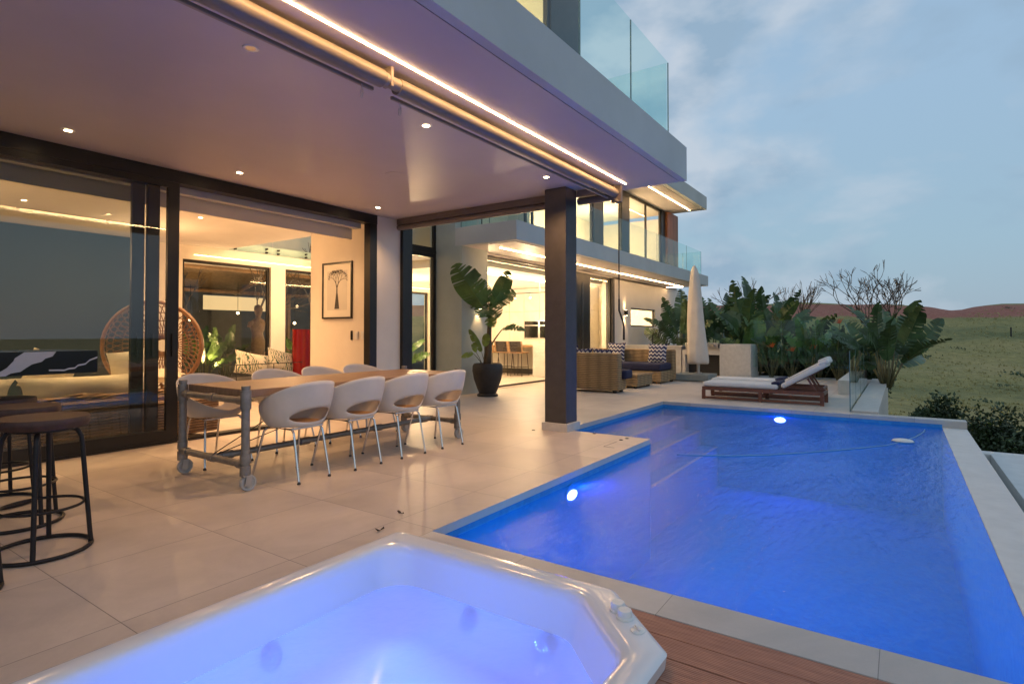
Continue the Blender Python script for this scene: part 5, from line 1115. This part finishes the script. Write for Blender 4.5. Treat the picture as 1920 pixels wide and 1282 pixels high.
# ------------------------------------------------------------------ garden behind the living room
struct(B(-10,20,12.3,22,-.3,-.06).build('back_garden_ground', 'soil'))
GW = thing('garden_house', 'neighbouring wing with a lit slot window seen through the living room', 'building', (6,18,0))
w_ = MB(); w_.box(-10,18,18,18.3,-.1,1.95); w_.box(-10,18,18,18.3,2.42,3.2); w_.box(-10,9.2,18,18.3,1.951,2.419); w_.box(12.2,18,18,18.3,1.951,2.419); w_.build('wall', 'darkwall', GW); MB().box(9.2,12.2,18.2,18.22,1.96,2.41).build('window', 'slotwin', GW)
TH = thing('thatched_pergola', 'thatched pergola roof hanging over the back garden', 'pergola', (8,15,2.8))
p_ = MB()
p_.add([(2,14.2,3.35),(14,14.2,3.35),(14,17.6,2.55),(2,17.6,2.55),(2,14.2,3.5),(14,14.2,3.5),(14,17.6,2.75),(2,17.6,2.75)], [(0,3,2,1),(4,5,6,7),(0,1,5,4),(1,2,6,5),(2,3,7,6),(3,0,4,7)]); p_.build('roof', 'thatch', TH)
p_ = MB()
for x in (4,7,10,13): p_.tube([(x,14.2,3.3),(x,17.6,2.48)], .06, 8)
p_.tube([(2,15.4,2.98),(14,15.4,2.98)], .06, 8); p_.tube([(2,17.4,2.5),(14,17.4,2.5)], .06, 8); p_.build('beams', 'lightwood', TH); 
for x in (6.2,11.8): MB().tube([(x,17.4,0),(x,17.4,2.45)], .07, 8).build('post', 'lightwood', TH)
rnd = random.Random(2)
def gtree(lb, x, y, H_, seed): 
    o = bare_tree(lb, (x,y,-.1), H_, seed, .45, 5); o['group'] = 'thin trees in the back garden'; return o
gtree('pale branching tree at the left of the big garden window', 6.7,13.6,3.6,31); gtree('pale branching tree right of the sculpture in the garden window', 8.9,14.6,3.7,33); gtree('thick trunk seen through the narrow garden window', 10.6,14.3,4.4,35)
for i, (x, y, lb, mt) in enumerate(((7.3,14.3,'large leafy plant left of the sculpture in the garden','leaf'),(8.6,15.6,'leafy plant behind the sculpture','leafdark'),(6.6,14.9,'leafy plant low at the left of the garden window','leafdark'),(9.9,13.6,'leafy plant seen through the narrow garden window','leaf'),(10.9,11.2,'leafy potted plant seen through the glass beside the pier','leaf'))):
    strelitzia('garden_plant', lb, (x,y,-.1 if y > 12 else .0), 11, .7, 1.5, .6, .75, .26, mt, 40+i, 'leafy plants around the back garden')
MB_ = MB().lathe([(0,0),(.2,0),(.26,.3),(.27,.5),(0,.5)], (10.9,11.2,0), 24, cap=False).build('black_planter', 'pot', smooth='auto'); tag(MB_, 'black planter holding the leafy plant behind the narrow glass', 'planter')
# sculpture: armless female torso of woven strips, one continuous skin
SC = thing('torso_sculpture', 'brown woven figure sculpture without arms standing in the back garden', 'sculpture', (8.1,13.2,0))
prof = [(.30,.13,.10,-.05),(.55,.14,.11,-.04),(.80,.17,.13,0),(.95,.185,.14,.02),(1.08,.15,.11,.0),(1.20,.135,.10,-.02),(1.33,.17,.13,-.01),(1.45,.19,.13,.0),(1.53,.15,.10,.0),(1.58,.065,.06,.0),(1.64,.06,.06,.01),(1.70,.085,.09,.01),(1.80,.10,.11,.01),(1.88,.08,.09,.0),(1.92,.02,.02,0)]
sm = MB(); n = 28; V_ = [(8.1+ox+rx*math.cos(t)*(1+.03*math.sin(14*t+z*30)), 13.2+ry*math.sin(t), z) for z, rx, ry, ox in prof for t in [2*PI*j/n for j in range(n)]]
sm.add(V_, [(i*n+j, i*n+(j+1) % n, (i+1)*n+(j+1) % n, (i+1)*n+j) for i in range(len(prof)-1) for j in range(n)])
for s_ in (-1,1): sm.tube([(8.1+s_*.12,13.2,1.46),(8.1+s_*.22,13.18,1.44),(8.1+s_*.27,13.16,1.36)], [.07,.06,.035], 10)
for s_ in (-1,1): sm.tube([(8.1+s_*.08,13.2,.75),(8.1+s_*.10,13.2,.4),(8.1+s_*.10,13.2,0)], [.10,.08,.06], 12)
sm.build('body', M['bronze'], SC, smooth=True); 
for x, y, z in ((7.4,14.0,.3),(9.3,14.2,.3),(8.0,15.5,.4),(10.8,13.4,.4)): lamp('SPOT', (x,y,z), 170, WARM, spot_size=R(100), spot_blend=.6, shadow_soft_size=.05, rot=(R(180),0,0))
pt(8.0,12.4,1.2,9); pt(9.6,13.2,1.0,30); pt(7.0,15.5,1.6,50); pt(11.5,13.5,1.5,30)  # added invisible fills for the sculpture and the planting
for i, (x, y, z, lb) in enumerate(((7.3,14.9,1.55,'small glowing point imitating a reflection at the left of the big garden window'),(9.3,16.2,1.8,'small glowing point imitating a reflection right of the sculpture'),(10.1,14.6,1.5,'small glowing point imitating a reflection in the narrow garden window'))):  # emissive points stand in for reflections in the garden windows
    o = thing('reflection_glow', lb, 'lamp', (x,y,z), 'small reflection glows'); MB().lathe([(0,-.035),(.03,-.02),(.035,0),(.03,.02),(0,.035)], (x,y,z), 14, cap=False).build('bulb', 'bulbin', o); MB().tube([(x,y,z+.035),(x,y,z+.9)], .006, 6).build('cord', 'ironblack', o)
PL = thing('pendant_lamp', 'clear glass globe pendant glowing behind the narrow glass by the pier', 'pendant lamp', (9.6,10.4,1.95))
MB().lathe([(.16*math.sin(PI*i/16),-.16*math.cos(PI*i/16)) for i in range(17)], (9.6,10.4,1.95), 28, cap=False).build('globe', 'glass', PL, smooth=True); MB().lathe([(.035*math.sin(PI*i/8),-.05*math.cos(PI*i/8)) for i in range(9)], (9.6,10.4,1.95), 14, cap=False).build('bulb', 'bulbin', PL, smooth=True); MB().tube([(9.6,10.4,2.11),(9.6,10.4,2.99)], .006, 6).build('cord', 'ironblack', PL)
# tidy: orphan helper objects get no label; drop unlinked
for o in list(col.objects):
    if o.type == 'LIGHT': o.name = 'lamp_light'
